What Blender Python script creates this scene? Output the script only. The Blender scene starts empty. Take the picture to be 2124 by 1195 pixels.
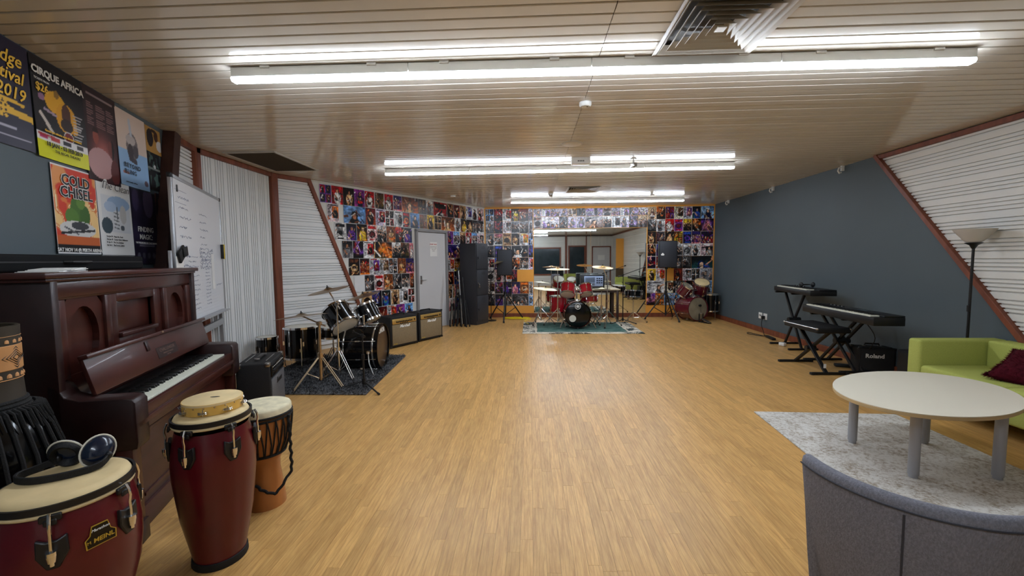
import bpy, bmesh, math, random
import numpy as np
from mathutils import Matrix, Vector, Euler
random.seed(7); RNG=np.random.default_rng(11)
S=bpy.context.scene; C=S.collection; D=bpy.data; PI=math.pi
# ------------------------------------------------------------------ camera, world, exposure
F_PX=850.0; YAW,PITCH,ROLL,CAM_H=0.0457915,0.0690870,-0.0090524,1.42715
def cam_axes():
    f=Vector((-math.sin(YAW)*math.cos(PITCH),math.cos(YAW)*math.cos(PITCH),-math.sin(PITCH)))
    r=Vector((math.cos(YAW),math.sin(YAW),0)); u=r.cross(f)
    c,s=math.cos(ROLL),math.sin(ROLL)
    return c*r+s*u,-s*r+c*u,f
_r,_u,_f=cam_axes()
cd=D.cameras.new('camera'); cam=D.objects.new('camera',cd); C.objects.link(cam)
cd.sensor_width=36; cd.lens=36*F_PX/2124; cd.clip_start=.05; cd.clip_end=60
cam.matrix_world=Matrix(((_r.x,_u.x,-_f.x,0),(_r.y,_u.y,-_f.y,0),(_r.z,_u.z,-_f.z,CAM_H),(0,0,0,1)))
S.camera=cam
w=D.worlds.new('world'); S.world=w; w.use_nodes=True
w.node_tree.nodes['Background'].inputs[0].default_value=(.5,.5,.52,1)
w.node_tree.nodes['Background'].inputs[1].default_value=.15
S.view_settings.view_transform='Standard'; S.view_settings.look='None'
S.view_settings.gamma=1; S.view_settings.use_curve_mapping=False
S.view_settings.exposure=1.48
TUBE_STRENGTH=22.0; TUBE_COL=(.84,.95,1.10)
# ------------------------------------------------------------------ materials
def lin(c):
    out=[]
    for x in c[:3]:
        x/=255.0
        out.append(x/12.92 if x<=.04045 else ((x+.055)/1.055)**2.4)
    return (*out,1)
def newmat(name):
    m=D.materials.new(name); m.use_nodes=True
    return m,m.node_tree.nodes,m.node_tree.links,m.node_tree.nodes['Principled BSDF']
def M(name,col,rough=.5,metal=0,spec=.5,var=0,vscale=8,stretch=(1,1,1),bump=0,bscale=60,coat=0,trans=0,coord='Object'):
    m,n,l,b=newmat(name)
    b.inputs['Base Color'].default_value=lin(col); b.inputs['Roughness'].default_value=rough
    b.inputs['Metallic'].default_value=metal; b.inputs['Specular IOR Level'].default_value=spec
    b.inputs['Coat Weight'].default_value=coat; b.inputs['Transmission Weight'].default_value=trans
    if var or bump:
        tc=n.new('ShaderNodeTexCoord'); mp=n.new('ShaderNodeMapping'); mp.inputs['Scale'].default_value=stretch
        l.new(tc.outputs[coord],mp.inputs[0])
    if var:
        t=n.new('ShaderNodeTexNoise'); t.inputs['Scale'].default_value=vscale; t.inputs['Detail'].default_value=5
        l.new(mp.outputs[0],t.inputs['Vector'])
        r=n.new('ShaderNodeMapRange'); r.inputs[1].default_value=.3; r.inputs[2].default_value=.7
        r.inputs[3].default_value=1-var; r.inputs[4].default_value=1+var; l.new(t.outputs[0],r.inputs[0])
        x=n.new('ShaderNodeVectorMath'); x.operation='SCALE'; x.inputs[0].default_value=lin(col)[:3]
        l.new(r.outputs[0],x.inputs['Scale']); l.new(x.outputs[0],b.inputs['Base Color'])
    if bump:
        t=n.new('ShaderNodeTexNoise'); t.inputs['Scale'].default_value=bscale; t.inputs['Detail'].default_value=3
        l.new(mp.outputs[0],t.inputs['Vector'])
        bp=n.new('ShaderNodeBump'); bp.inputs['Strength'].default_value=bump; bp.inputs['Distance'].default_value=.01
        l.new(t.outputs[0],bp.inputs['Height']); l.new(bp.outputs[0],b.inputs['Normal'])
    return m
def emat(name,col,st):
    m,n,l,b=newmat(name); b.inputs['Base Color'].default_value=(1,1,1,1)
    b.inputs['Emission Color'].default_value=(*col,1); b.inputs['Emission Strength'].default_value=st; return m
def attrmat(name,rough=.35,spec=.4):
    m,n,l,b=newmat(name); a=n.new('ShaderNodeAttribute'); a.attribute_name='Col'
    l.new(a.outputs['Color'],b.inputs['Base Color']); b.inputs['Roughness'].default_value=rough
    b.inputs['Specular IOR Level'].default_value=spec; return m
def floormat():
    m,n,l,b=newmat('oak_vinyl')
    tc=n.new('ShaderNodeTexCoord'); at=n.new('ShaderNodeAttribute'); at.attribute_name='tone'
    off=n.new('ShaderNodeVectorMath'); off.operation='SCALE'; off.inputs[0].default_value=(37.,91.,13.)
    l.new(at.outputs['Fac'],off.inputs['Scale'])
    ad=n.new('ShaderNodeVectorMath'); ad.operation='ADD'; l.new(tc.outputs['Object'],ad.inputs[0]); l.new(off.outputs[0],ad.inputs[1])
    mp=n.new('ShaderNodeMapping'); mp.inputs['Scale'].default_value=(1,.10,1); l.new(ad.outputs[0],mp.inputs[0])
    t=n.new('ShaderNodeTexNoise'); t.inputs['Scale'].default_value=55; t.inputs['Detail'].default_value=6; t.inputs['Roughness'].default_value=.65
    l.new(mp.outputs[0],t.inputs['Vector'])
    wv=n.new('ShaderNodeTexWave'); wv.wave_type='BANDS'; wv.bands_direction='X'; wv.inputs['Scale'].default_value=16
    wv.inputs['Distortion'].default_value=9; wv.inputs['Detail'].default_value=2; wv.inputs['Detail Scale'].default_value=.9
    mp2=n.new('ShaderNodeMapping'); mp2.inputs['Scale'].default_value=(1,.16,1); l.new(ad.outputs[0],mp2.inputs[0]); l.new(mp2.outputs[0],wv.inputs['Vector'])
    cr=n.new('ShaderNodeValToRGB'); e=cr.color_ramp.elements
    e[0].position=.30; e[0].color=lin((180,134,75)); e[1].position=.66; e[1].color=lin((213,168,102))
    l.new(t.outputs[0],cr.inputs[0])
    gr=n.new('ShaderNodeValToRGB'); e=gr.color_ramp.elements
    e[0].position=.0; e[0].color=(.74,.70,.66,1); e[1].position=.16; e[1].color=(1,1,1,1); l.new(wv.outputs['Fac'],gr.inputs[0])
    mx=n.new('ShaderNodeMix'); mx.data_type='RGBA'; mx.blend_type='MULTIPLY'; mx.inputs[0].default_value=.55
    l.new(cr.outputs[0],mx.inputs[6]); l.new(gr.outputs[0],mx.inputs[7])
    tr=n.new('ShaderNodeMapRange'); tr.inputs[3].default_value=.88; tr.inputs[4].default_value=1.09; l.new(at.outputs['Fac'],tr.inputs[0])
    sc=n.new('ShaderNodeVectorMath'); sc.operation='SCALE'; l.new(mx.outputs[2],sc.inputs[0]); l.new(tr.outputs[0],sc.inputs['Scale'])
    l.new(sc.outputs[0],b.inputs['Base Color'])
    b.inputs['Roughness'].default_value=.36; b.inputs['Specular IOR Level'].default_value=.38
    return m
def rugmat(name,c1,c2,scale,lo=.42,hi=.6,wt=.5):
    m,n,l,b=newmat(name); tc=n.new('ShaderNodeTexCoord')
    t=n.new('ShaderNodeTexNoise'); t.inputs['Scale'].default_value=scale; t.inputs['Detail'].default_value=8; t.inputs['Roughness'].default_value=.7
    t2=n.new('ShaderNodeTexNoise'); t2.inputs['Scale'].default_value=scale*.12; t2.inputs['Detail'].default_value=3
    l.new(tc.outputs['Object'],t.inputs['Vector']); l.new(tc.outputs['Object'],t2.inputs['Vector'])
    a=n.new('ShaderNodeMath'); a.operation='MULTIPLY_ADD'; a.inputs[1].default_value=wt; l.new(t2.outputs[0],a.inputs[0])
    h=n.new('ShaderNodeMath'); h.operation='MULTIPLY'; h.inputs[1].default_value=1-wt; l.new(t.outputs[0],h.inputs[0]); l.new(h.outputs[0],a.inputs[2])
    cr=n.new('ShaderNodeValToRGB'); e=cr.color_ramp.elements
    e[0].position=lo; e[0].color=lin(c1); e[1].position=hi; e[1].color=lin(c2); l.new(a.outputs[0],cr.inputs[0]); l.new(cr.outputs[0],b.inputs['Base Color'])
    b.inputs['Roughness'].default_value=.95; b.inputs['Specular IOR Level'].default_value=.1
    bp=n.new('ShaderNodeBump'); bp.inputs['Strength'].default_value=.4; bp.inputs['Distance'].default_value=.01; l.new(t.outputs[0],bp.inputs['Height']); l.new(bp.outputs[0],b.inputs['Normal'])
    return m
m_floor=floormat()
m_ceil=M('cream_metal',(206,198,184),.115,0,.42,var=.03,vscale=3)
m_ceilback=M('dark_gap',(70,58,46),.8)
m_slate=M('slate_paint',(83,93,97),.55,0,.35,var=.04,vscale=1.5)
m_rib=M('white_ribbed_metal',(226,224,218),.45,0,.4,var=.03,vscale=2)
m_rib2=M('white_ribbed_metal_left',(228,229,228),.45,0,.4,var=.03,vscale=2)
m_wood=M('red_brown_timber',(122,66,44),.45,0,.4,var=.25,vscale=14,stretch=(1,1,.15))
m_dkwood=M('darkened_timber',(60,34,27),.45,0,.4,var=.25,vscale=10)  # timber darkened; on the left slanted post the shade is in this colour
m_orange=M('orange_paint',(226,156,60),.6,var=.04,vscale=3)
m_white=M('white_plastic',(225,224,218),.4)
m_wallwhite=M('white_wall',(214,212,205),.6)
m_door=M('grey_door_paint',(200,200,201),.5,var=.02,vscale=2)
m_frame=M('grey_frame',(140,139,140),.5)
m_steel=M('brushed_steel',(170,168,165),.3,1)
m_chrome=M('chrome',(225,225,225),.12,1)
m_brassy=M('tan_metal',(196,172,140),.3,1)
m_blk=M('black_plastic',(22,22,23),.42,0,.4)
m_blkmatte=M('black_vinyl',(20,20,21),.6,0,.35,bump=.25,bscale=250)
m_blkgloss=M('black_lacquer',(8,8,9),.14,0,.4,coat=.05)
m_rubber=M('black_rubber',(18,18,18),.8)
m_mirror=M('mirror_glass',(236,240,238),.015,1)
m_glass=M('dark_window_glass',(42,54,60),.12,0,.6,var=.25,vscale=3)
m_paper=M('white_paper',(228,227,224),.6)
m_page=attrmat('printed_page',.32,.45)
m_poster=attrmat('printed_poster',.4,.35)
m_tube=emat('lit_diffuser',TUBE_COL,TUBE_STRENGTH)
m_piano=M('mahogany',(62,27,21),.32,0,.42,var=.35,vscale=7,stretch=(.35,.35,1.6),coat=.15)
m_pianodk=M('mahogany_dark',(38,17,15),.36,0,.4,var=.3,vscale=7,coat=.1)
m_ivory=M('ivory_key',(216,216,198),.35)
m_ebony=M('ebony_key',(16,15,15),.35)
m_conga=M('dark_red_lacquer',(84,12,22),.3,0,.45,var=.2,vscale=4,coat=.2)
m_skin=M('drum_skin',(214,190,142),.6,0,.3,var=.10,vscale=9)
m_goat=M('goat_skin',(214,204,172),.7,0,.25,var=.16,vscale=22)
m_skinband=M('skin_roll',(205,185,140),.6)
m_tamb=M('birch_frame',(214,170,84),.4,var=.1,vscale=12)
m_djwood=M('carved_wood',(168,106,54),.4,0,.4,var=.3,vscale=9,stretch=(1,1,.3),coat=.15)
m_carvedk=M('dark_stained_wood',(48,40,28),.5,var=.2)
m_carvelt=M('pale_carving',(196,140,84),.6,var=.1)
m_rope=M('black_rope',(16,15,14),.85,bump=.4,bscale=180)
m_navy=M('navy_gloss',(20,30,48),.2,0,.5,coat=.3)
m_cream=M('cream_piping',(212,206,186),.5)
m_red=M('red_lacquer',(150,16,30),.2,0,.5,coat=.5)
m_burg=M('burgundy_lacquer',(86,18,30),.22,0,.5,coat=.5)
m_head=M('drum_head',(212,208,194),.45)
m_headbrn=M('brown_head',(84,64,44),.35,var=.12,vscale=5)
m_headbrn.node_tree.nodes['Principled BSDF'].inputs['Metallic'].default_value=.2
m_headclr=M('worn_clear_head',(150,142,120),.3,0,.5,var=.25,vscale=5)
m_brass=M('cymbal_bronze',(205,165,98),.28,1,var=.12,vscale=14)
m_brass2=M('aged_cymbal_bronze',(170,146,112),.32,1,var=.15,vscale=10)
m_pale=M('pale_cymbal',(228,214,176),.3,1,var=.06)
m_grill=M('marshall_grille',(134,116,86),.8,var=.1,vscale=60,bump=.5,bscale=300)
m_gold=M('gold_panel',(202,164,92),.35,.7)
m_mesh=M('perforated_steel',(120,122,126),.45,.6,var=.35,vscale=220)
m_cab=M('charcoal_cabinet',(52,53,58),.45,.1,.4)
m_green=M('lime_fabric',(176,182,96),.9,0,.15,var=.1,vscale=160,bump=.35,bscale=420)
m_maroon=M('maroon_fur',(70,16,26),.95,0,.1,var=.3,vscale=40)
m_grey=M('grey_linen',(126,126,134),.95,0,.12,var=.2,vscale=190,stretch=(1,1,.5),bump=.45,bscale=350)
m_table=M('pale_laminate',(222,214,194),.35,0,.4)
m_edge=M('table_edge',(190,166,124),.5)
m_leg=M('silver_leg',(158,158,161),.45)
m_rugpale=rugmat('pale_rug',(150,136,118),(210,207,200),48,.38,.54,.28)
m_rugblk=rugmat('shag_black',(14,14,16),(122,122,124),46,.40,.60,.2)
m_rugteal=rugmat('teal_rug',(62,92,86),(96,122,114),50)
m_rugborder=rugmat('rug_border',(40,52,54),(214,204,186),30,.46,.54)
m_yellow=M('yellow_cable',(222,196,20),.5)
m_yelltag=M('yellow_plastic',(230,200,20),.5)
m_shade=M('frosted_shade',(222,214,205),.5,0,.3,trans=.25)
m_lcd=M('mixer_panel',(150,166,196),.4)
m_brownleg=M('brown_table_leg',(52,34,30),.45)
m_tabletop=M('beige_top',(206,190,160),.45)
m_whtboard=M('whiteboard',(226,228,232),.2,0,.5)
m_alu=M('aluminium',(190,192,195),.35,.8)
m_ink=M('marker_ink',(128,134,158),.6)
m_red_ink=M('red_ink',(190,70,70),.6)
m_txtw=M('white_print',(232,230,224),.5)
m_txty=M('yellow_print',(236,186,50),.5)
m_txtk=M('black_print',(20,18,18),.5)
m_txtg=M('gold_print',(206,176,70),.35,.6)
m_louvre=M('cream_vent',(178,171,158),.5)
m_ventdark=M('dark_vent',(66,60,54),.7)
# ------------------------------------------------------------------ mesh helpers
class MB:
    def __init__(s): s.v=[]; s.f=[]; s.M=Matrix()
    def _add(s,vs,fs):
        o=len(s.v); s.v+= [tuple(s.M@Vector(v)) for v in vs]; s.f+=[tuple(i+o for i in f) for f in fs]; return s
    def box(s,c,d,R=None):
        x,y,z=[k/2 for k in d]; R=R or Matrix.Identity(3); c=Vector(c)
        vs=[c+R@Vector(p) for p in [(-x,-y,-z),(x,-y,-z),(x,y,-z),(-x,y,-z),(-x,-y,z),(x,-y,z),(x,y,z),(-x,y,z)]]
        return s._add(vs,[(3,2,1,0),(4,5,6,7),(0,1,5,4),(1,2,6,5),(2,3,7,6),(3,0,4,7)])
    def bar(s,a,b,w,h,up=(0,0,1)):
        a=Vector(a); b=Vector(b); z=(b-a); L=z.length; z.normalize(); x=Vector(up).cross(z)
        if x.length<1e-4: x=Vector((1,0,0))
        x.normalize(); y=z.cross(x); R=Matrix((x,y,z)).transposed()
        return s.box((a+b)/2,(w,h,L),R)
    def cyl(s,a,b,r0,r1=None,n=14,cap=True):
        r1=r0 if r1 is None else r1; a=Vector(a); b=Vector(b); z=(b-a).normalized()
        x=z.orthogonal().normalized(); y=z.cross(x); vs=[]
        for p,r in ((a,r0),(b,r1)):
            vs+=[p+r*(math.cos(2*PI*i/n)*x+math.sin(2*PI*i/n)*y) for i in range(n)]
        fs=[(i,(i+1)%n,n+(i+1)%n,n+i) for i in range(n)]
        if cap: fs+=[tuple(range(n-1,-1,-1)),tuple(range(n,2*n))]
        return s._add(vs,fs)
    def tube(s,pts,r,n=8,closed=False):
        P=[Vector(p) for p in pts]; m=len(P); vs=[]; x=None
        for i,p in enumerate(P):
            t=(P[(i+1)%m]-P[i-1]) if closed else (P[min(i+1,m-1)]-P[max(i-1,0)])
            t.normalize()
            if x is None: x=t.orthogonal().normalized()
            else:
                x=x-t*x.dot(t); x=x.normalized() if x.length>1e-6 else t.orthogonal().normalized()
            y=t.cross(x); rr=r[i] if isinstance(r,(list,tuple)) else r
            vs+=[p+rr*(math.cos(2*PI*k/n)*x+math.sin(2*PI*k/n)*y) for k in range(n)]
        fs=[]
        for i in range(m if closed else m-1):
            j=(i+1)%m
            fs+=[(i*n+k,i*n+(k+1)%n,j*n+(k+1)%n,j*n+k) for k in range(n)]
        if not closed: fs+=[tuple(range(n-1,-1,-1)),tuple(range((m-1)*n,m*n))]
        return s._add(vs,fs)
    def lathe(s,prof,n=36,T=None,a0=0,a1=2*PI):
        T=T or Matrix(); full=abs(a1-a0-2*PI)<1e-6; k=n if full else n+1; vs=[]
        for r,z in prof:
            r=max(r,1e-4)
            vs+=[T@Vector((r*math.cos(a0+(a1-a0)*i/n),r*math.sin(a0+(a1-a0)*i/n),z)) for i in range(k)]
        fs=[]
        for j in range(len(prof)-1):
            for i in range(n):
                i2=(i+1)%k; fs.append((j*k+i,j*k+i2,(j+1)*k+i2,(j+1)*k+i))
        return s._add(vs,fs)
    def prism(s,poly,h,T=None):
        T=T or Matrix(); n=len(poly)
        vs=[T@Vector((x,y,0)) for x,y in poly]+[T@Vector((x,y,h)) for x,y in poly]
        return s._add(vs,[tuple(range(n-1,-1,-1)),tuple(range(n,2*n))]+[(i,(i+1)%n,n+(i+1)%n,n+i) for i in range(n)])
    def sph(s,c,r,n=16,m=10):
        r=(r,r,r) if not isinstance(r,(tuple,list)) else r
        T=Matrix.Translation(c)@Matrix.Diagonal((*r,1))
        return s.lathe([(math.sin(PI*j/m),-math.cos(PI*j/m)) for j in range(m+1)],n,T)
    def mesh(s,name,smooth=40,bev=0,seg=2,bang=40):
        me=D.meshes.new(name); me.from_pydata(s.v,[],s.f); me.validate()
        bm=bmesh.new(); bm.from_mesh(me); bmesh.ops.remove_doubles(bm,verts=bm.verts,dist=2e-5)
        bmesh.ops.recalc_face_normals(bm,faces=bm.faces)
        if bev:
            ed=[e for e in bm.edges if len(e.link_faces)==2 and e.calc_face_angle(0)>math.radians(bang)]
            bmesh.ops.bevel(bm,geom=ed,offset=bev,segments=seg,affect='EDGES',profile=.5,clamp_overlap=True)
        bm.to_mesh(me); bm.free()
        if smooth:
            me.shade_smooth(); me.set_sharp_from_angle(angle=math.radians(smooth))
        return me
def obj(name,me,mat=None,parent=None,loc=None,rot=None,label=None):
    if isinstance(me,MB): me=me.mesh(name)
    o=D.objects.new(name,me); C.objects.link(o)
    if mat and me and len(me.materials)==0: me.materials.append(mat)
    if parent: o.parent=parent
    if loc is not None: o.location=loc
    if rot is not None: o.rotation_euler=rot
    if label: o['label']=label
    return o
def tag(o,label,cat,group=None,kind=None):
    o['label']=label; o['category']=cat
    if group: o['group']=group
    if kind: o['kind']=kind
    return o
def thing(name,label,cat,loc=(0,0,0),rz=0,group=None,rot=None):
    o=D.objects.new(name,None); C.objects.link(o); o.empty_display_size=.1
    o.location=loc; o.rotation_euler=rot if rot is not None else (0,0,rz)
    return tag(o,label,cat,group)
def struct(name,me,mat,**k):
    o=obj(name,me,mat,**k); o['kind']='structure'; return o
def frame_rot(zaxis,xhint=(1,0,0)):
    z=Vector(zaxis).normalized(); x=Vector(xhint); x=(x-z*x.dot(z)).normalized(); y=z.cross(x)
    return Matrix((x,y,z)).transposed().to_euler()
def text_mesh(s,size=.1,ext=.001,bold=0,shear=0,align='CENTER',space=1):
    cu=D.curves.new('t','FONT'); cu.body=s; cu.size=size; cu.extrude=ext; cu.offset=bold; cu.shear=shear
    cu.align_x=align; cu.align_y='CENTER'; cu.space_character=space; cu.resolution_u=2
    o=D.objects.new('t',cu); C.objects.link(o)
    me=D.meshes.new_from_object(o.evaluated_get(bpy.context.evaluated_depsgraph_get()))
    D.objects.remove(o); D.curves.remove(cu); me.materials.clear(); return me
def lettering(s,size,mat,parent,T,bold=0,shear=0,align='CENTER',ext=.0006,space=1,name='lettering'):
    me=text_mesh(s,size,ext,bold,shear,align,space); me.transform(T)
    return obj(name,me,mat,parent)
# text facing local -Y, upright: x right, z up
def TXZ(x,y,z,tilt=0): return Matrix.Translation((x,y,z))@Matrix.Rotation(PI/2,4,'X')@Matrix.Rotation(tilt,4,'Z')
# ------------------------------------------------------------------ wall frames  (d along the wall, room on local -Y)
class Wall:
    def __init__(s,p0,d):
        s.p=Vector((*p0,0)); s.d=Vector((*d,0)).normalized(); s.n=Vector((s.d.y,-s.d.x,0)); s.rz=math.atan2(s.d.y,s.d.x)
    def at(s,a,z=0,out=0): return s.p+s.d*a+s.n*out+Vector((0,0,z))
H=2.70
nA=Vector((.939,.344,0)); uA=Vector((-.344,.939,0))
WA=Wall(tuple((-1.98*nA).to_2d()),(-.344,.939))             # left, posters       u 0..5.475
WC=Wall((-3.742,4.46),(0,1))                                  # left, vertical ribs
WD=Wall((-3.742,5.83),(2.612,4.27))                           # door and pages
WB=Wall((-1.13,10.1),(1,0))                                   # back, mirror
WR=Wall((4.41,10.1),(0,-1))                                   # right
WN=Wall((4.41,-2.1),(-1,0))                                   # behind the camera
LA0,LA1=-1.51,5.475; LC=1.37; LD=5.006; LB=5.54; LR=12.2; LN=5.75
poly=[WA.at(LA0),WA.at(LA1),WC.at(LC),WB.at(0),WB.at(LB),WR.at(LR)]
poly=[(p.x,p.y) for p in poly]
def xrange(y):
    xs=[]
    for i in range(len(poly)):
        (x0,y0),(x1,y1)=poly[i],poly[(i+1)%len(poly)]
        if (y0-y)*(y1-y)<=0 and abs(y1-y0)>1e-6: xs.append(x0+(x1-x0)*(y-y0)/(y1-y0))
    return (min(xs),max(xs)) if len(xs)>1 else None
# ---- floor : strips are planks of oak-look vinyl
mb=MB(); mb.prism(poly,-.06,Matrix.Translation((0,0,-.004)))
floor=struct('floor',mb.mesh('floor'),M('subfloor',(120,86,52),.7))
PW=.064
planks=[]
for i in range(int(8.4/PW)):
    x=-3.9+i*PW; y=-2.1-random.random()*.9
    while y<10.1:
        L=random.choice((.45,.6,.75,.9,1.05))
        y0,y1=max(y,-2.1),min(y+L,10.1); y+=L
        if y1-y0<.03: continue
        def inside(px,py):
            r=xrange(min(max(py,-2.09),10.09)); return r and r[0]-.01<=px<=r[1]+.03
        if not(inside(x,y0) or inside(x,y1) or inside(x+PW,y0) or inside(x+PW,y1)): continue
        planks.append((x,min(x+PW,4.41),y0,y1,random.random()))
def plank_geo(L):
    v=[];f=[];t=[]
    g=.0004
    for x0,x1,y0,y1,tn in L:
        o=len(v); v+=[(x0+g,y0+g,0),(x1-g,y0+g,0),(x1-g,y1-g,0),(x0+g,y1-g,0),(x0+g,y0+g,-.004),(x1-g,y0+g,-.004),(x1-g,y1-g,-.004),(x0+g,y1-g,-.004)]
        f+=[tuple(k+o for k in q) for q in [(0,1,2,3),(4,5,1,0),(5,6,2,1),(6,7,3,2),(7,4,0,3)]]; t+=[tn]*8
    me=D.meshes.new('plank'); me.from_pydata(v,[],f); a=me.attributes.new('tone','FLOAT','POINT'); a.data.foreach_set('value',t)
    me.materials.append(m_floor); return me
def vis_size(p):
    c=Vector(((p[0]+p[1])/2,(p[2]+p[3])/2,0))-Vector((0,0,CAM_H)); z=c.dot(_f)
    if z<.6: return -1
    px=F_PX*c.dot(_r)/z; py=-F_PX*c.dot(_u)/z
    if abs(px)>1062 or py>600: return -1
    if px<-560 or (px>640 and py>60): return -1
    return (p[3]-p[2])/z**3
planks.sort(key=vis_size,reverse=True)
for p in planks[:298]: obj('plank',plank_geo([p]),parent=floor)
o=obj('planking',plank_geo(planks[298:]),parent=floor); o['kind']='stuff'
# ---- ceiling : ribbed metal slats across the room, joined along a seam
mb=MB(); mb.prism(poly,.08,Matrix.Translation((0,0,H+.075)))
ceil=struct('ceiling',mb.mesh('ceiling'),m_ceilback)
SP=.0985
def slat_mesh(x0,x1):
    prof=[(.0,.020),(.0,.0045),(.0035,.0),(.0840,.0),(.087,.0035),(.087,.020)]
    v=[];f=[]
    for x in (x0,x1): v+=[(x,a,b) for a,b in prof]
    n=len(prof); f=[(i,i+1,n+i+1,n+i) for i in range(n-1)]
    me=D.meshes.new('ceiling_slat'); me.from_pydata(v,[],f); me.materials.append(m_ceil); return me
y=-2.08; k=0
while y<10.05:
    r=xrange(y+.04)
    runs=[(r[0]-.01,.438),(.442,r[1]+.01)]
    for vx,vy in ((1.062,2.42),(.96,7.66)):
        if y+.09>vy-.285 and y<vy+.285: runs=[runs[0],(.442,vx-.275),(vx+.275,r[1]+.01)]
    for a,b in runs:
        o=obj('ceiling_slat',slat_mesh(a,b),parent=ceil,loc=(0,y,H+random.uniform(-.0012,.0012)))
    y+=SP
# ---- walls
def wall(name,W,a0,a1,mat):
    mb=MB(); R=Matrix.Rotation(W.rz,3,'Z')
    c=W.at((a0+a1)/2,H/2,-.05); mb.box(c,(a1-a0,.10,H+.1),R); return struct(name,mb.mesh(name),mat)
wa=wall('wall_left',WA,LA0,LA1,m_slate)
wc=wall('wall_left_middle',WC,0,LC,m_rib2)
wd=wall('wall_door',WD,0,LD,m_wallwhite)
wb=wall('wall_back',WB,0,LB,m_orange)
wr=wall('wall_right',WR,0,LR,m_slate)
wn=wall('wall_front',WN,0,LN,m_rib)
RIBP=[(0,.022),(.050,.022),(.052,0),(.063,0),(.065,.022),(.088,.022),(.090,0),(.101,0),(.103,.022),(.126,.022),(.128,0),(.139,0),(.141,.022),(.164,.022),(.166,0),(.177,0),(.179,.022),(.19,.022)]
def ribs_h(W,parent,z0,z1,f0,f1,mat):       # strips lie level, stacked up the wall
    z=z0
    while z<z1-.01:
        v=[];P=[(a,b) for a,b in RIBP if z+a<=z1+1e-6]
        for end in (0,1):
            for a,b in P:
                s=f0(z+a) if end==0 else f1(z+a); v.append(tuple(W.at(s,z+a,b+.004)))
        n=len(P); me=D.meshes.new('ribbed_panel'); me.from_pydata(v,[],[(i,i+1,n+i+1,n+i) for i in range(n-1)])
        obj('ribbed_panel',me,mat,parent); z+=.19
def ribs_v(W,parent,a0,a1,z0,z1,mat):
    a=a0
    while a<a1-.01:
        P=[(p,b) for p,b in RIBP if a+p<=a1+1e-6]; v=[]
        for z in (z0,z1): v+=[tuple(W.at(a+p,z,b+.004)) for p,b in P]
        n=len(P); me=D.meshes.new('ribbed_panel'); me.from_pydata(v,[],[(i,i+1,n+i+1,n+i) for i in range(n-1)])
        obj('ribbed_panel',me,mat,parent); a+=.19
TR=[0]
def trim(a,b,w,d,mat=m_wood,up=None,name=None):
    TR[0]+=1; mb=MB(); mb.bar(a,b,w,d,up or (0,0,1)); return struct(name or 'trim_%d'%TR[0],mb.mesh('trim',bev=.004,seg=1),mat)
# right wall: slanted timber from (y 5.48, ceiling) down to (y 3.25, floor)
def rd(z): return 10.1-(3.25+.829*z)        # distance along WR of the slant at height z
ribs_h(WR,wr,.08,H-.03,lambda z:rd(z),lambda z:LR,m_rib)
trim(WR.at(rd(0),0,.025),WR.at(rd(H),H,.025),.05,.085,up=WR.n)
trim(WR.at(rd(H-.04),H-.035,.025),WR.at(LR,H-.035,.025),.05,.07,up=WR.n)
# left wall slant
def la(z): return 4.27+.25*z
ribs_h(WA,wa,.0,H,lambda z:la(z),lambda z:LA1,m_rib2)
trim(WA.at(la(0)-.02,0,.05),WA.at(la(H)-.02,H,.05),.13,.10,m_dkwood,up=WA.n)  # same timber trim, its shade painted in by the darker colour
trim(WA.at(la(H)+.1,H-.03,.03),WA.at(LA1,H-.03,.03),.06,.06,up=WA.n)
trim(WA.at(LA1-.04,0,.03),WA.at(LA1-.04,H,.03),.06,.06,up=WA.n)
# middle vertical ribs
ribs_v(WC,wc,.06,LC-.05,.08,H-.05,m_rib2)
trim(WC.at(.03,0,.03),WC.at(.03,H,.03),.06,.06,up=WC.n)
trim(WC.at(LC-.03,0,.03),WC.at(LC-.03,H,.03),.06,.07,up=WC.n)
trim(WC.at(0,H-.03,.03),WC.at(LC,H-.03,.03),.06,.06,up=WC.n)
# door wall slant
def dd(z): return 1.64-.405*z
ribs_h(WD,wd,.08,H-.05,lambda z:.06,lambda z:dd(z),m_rib2)
trim(WD.at(.04,0,.03),WD.at(.04,H,.03),.08,.07,up=WD.n)
trim(WD.at(dd(0),0,.03),WD.at(dd(H),H,.03),.06,.06,up=WD.n)
trim(WD.at(.06,H-.03,.03),WD.at(dd(H-.03),H-.03,.03),.06,.06,up=WD.n)
trim(WD.at(0,H-.012,.01),WD.at(LD,H-.012,.01),.02,.024,m_wallwhite,up=WD.n)
# skirting
def skirt(name,W,a0,a1): 
    mb=MB(); mb.bar(W.at(a0,.05,.012),W.at(a1,.05,.012),.024,.10,(0,0,1)); mb2=MB(); mb2.box(W.at((a0+a1)/2,.05,.012),(a1-a0,.024,.1),Matrix.Rotation(W.rz,3,'Z'))
    struct(name,mb2.mesh(name,bev=.004,seg=1),m_wood)
skirt('baseboard_right',WR,0,rd(0)-.05); skirt('baseboard_back',WB,0,LB); skirt('baseboard_door',WD,dd(0)+.05,2.70)
skirt('baseboard_door_far',WD,3.66,LD)
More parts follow.
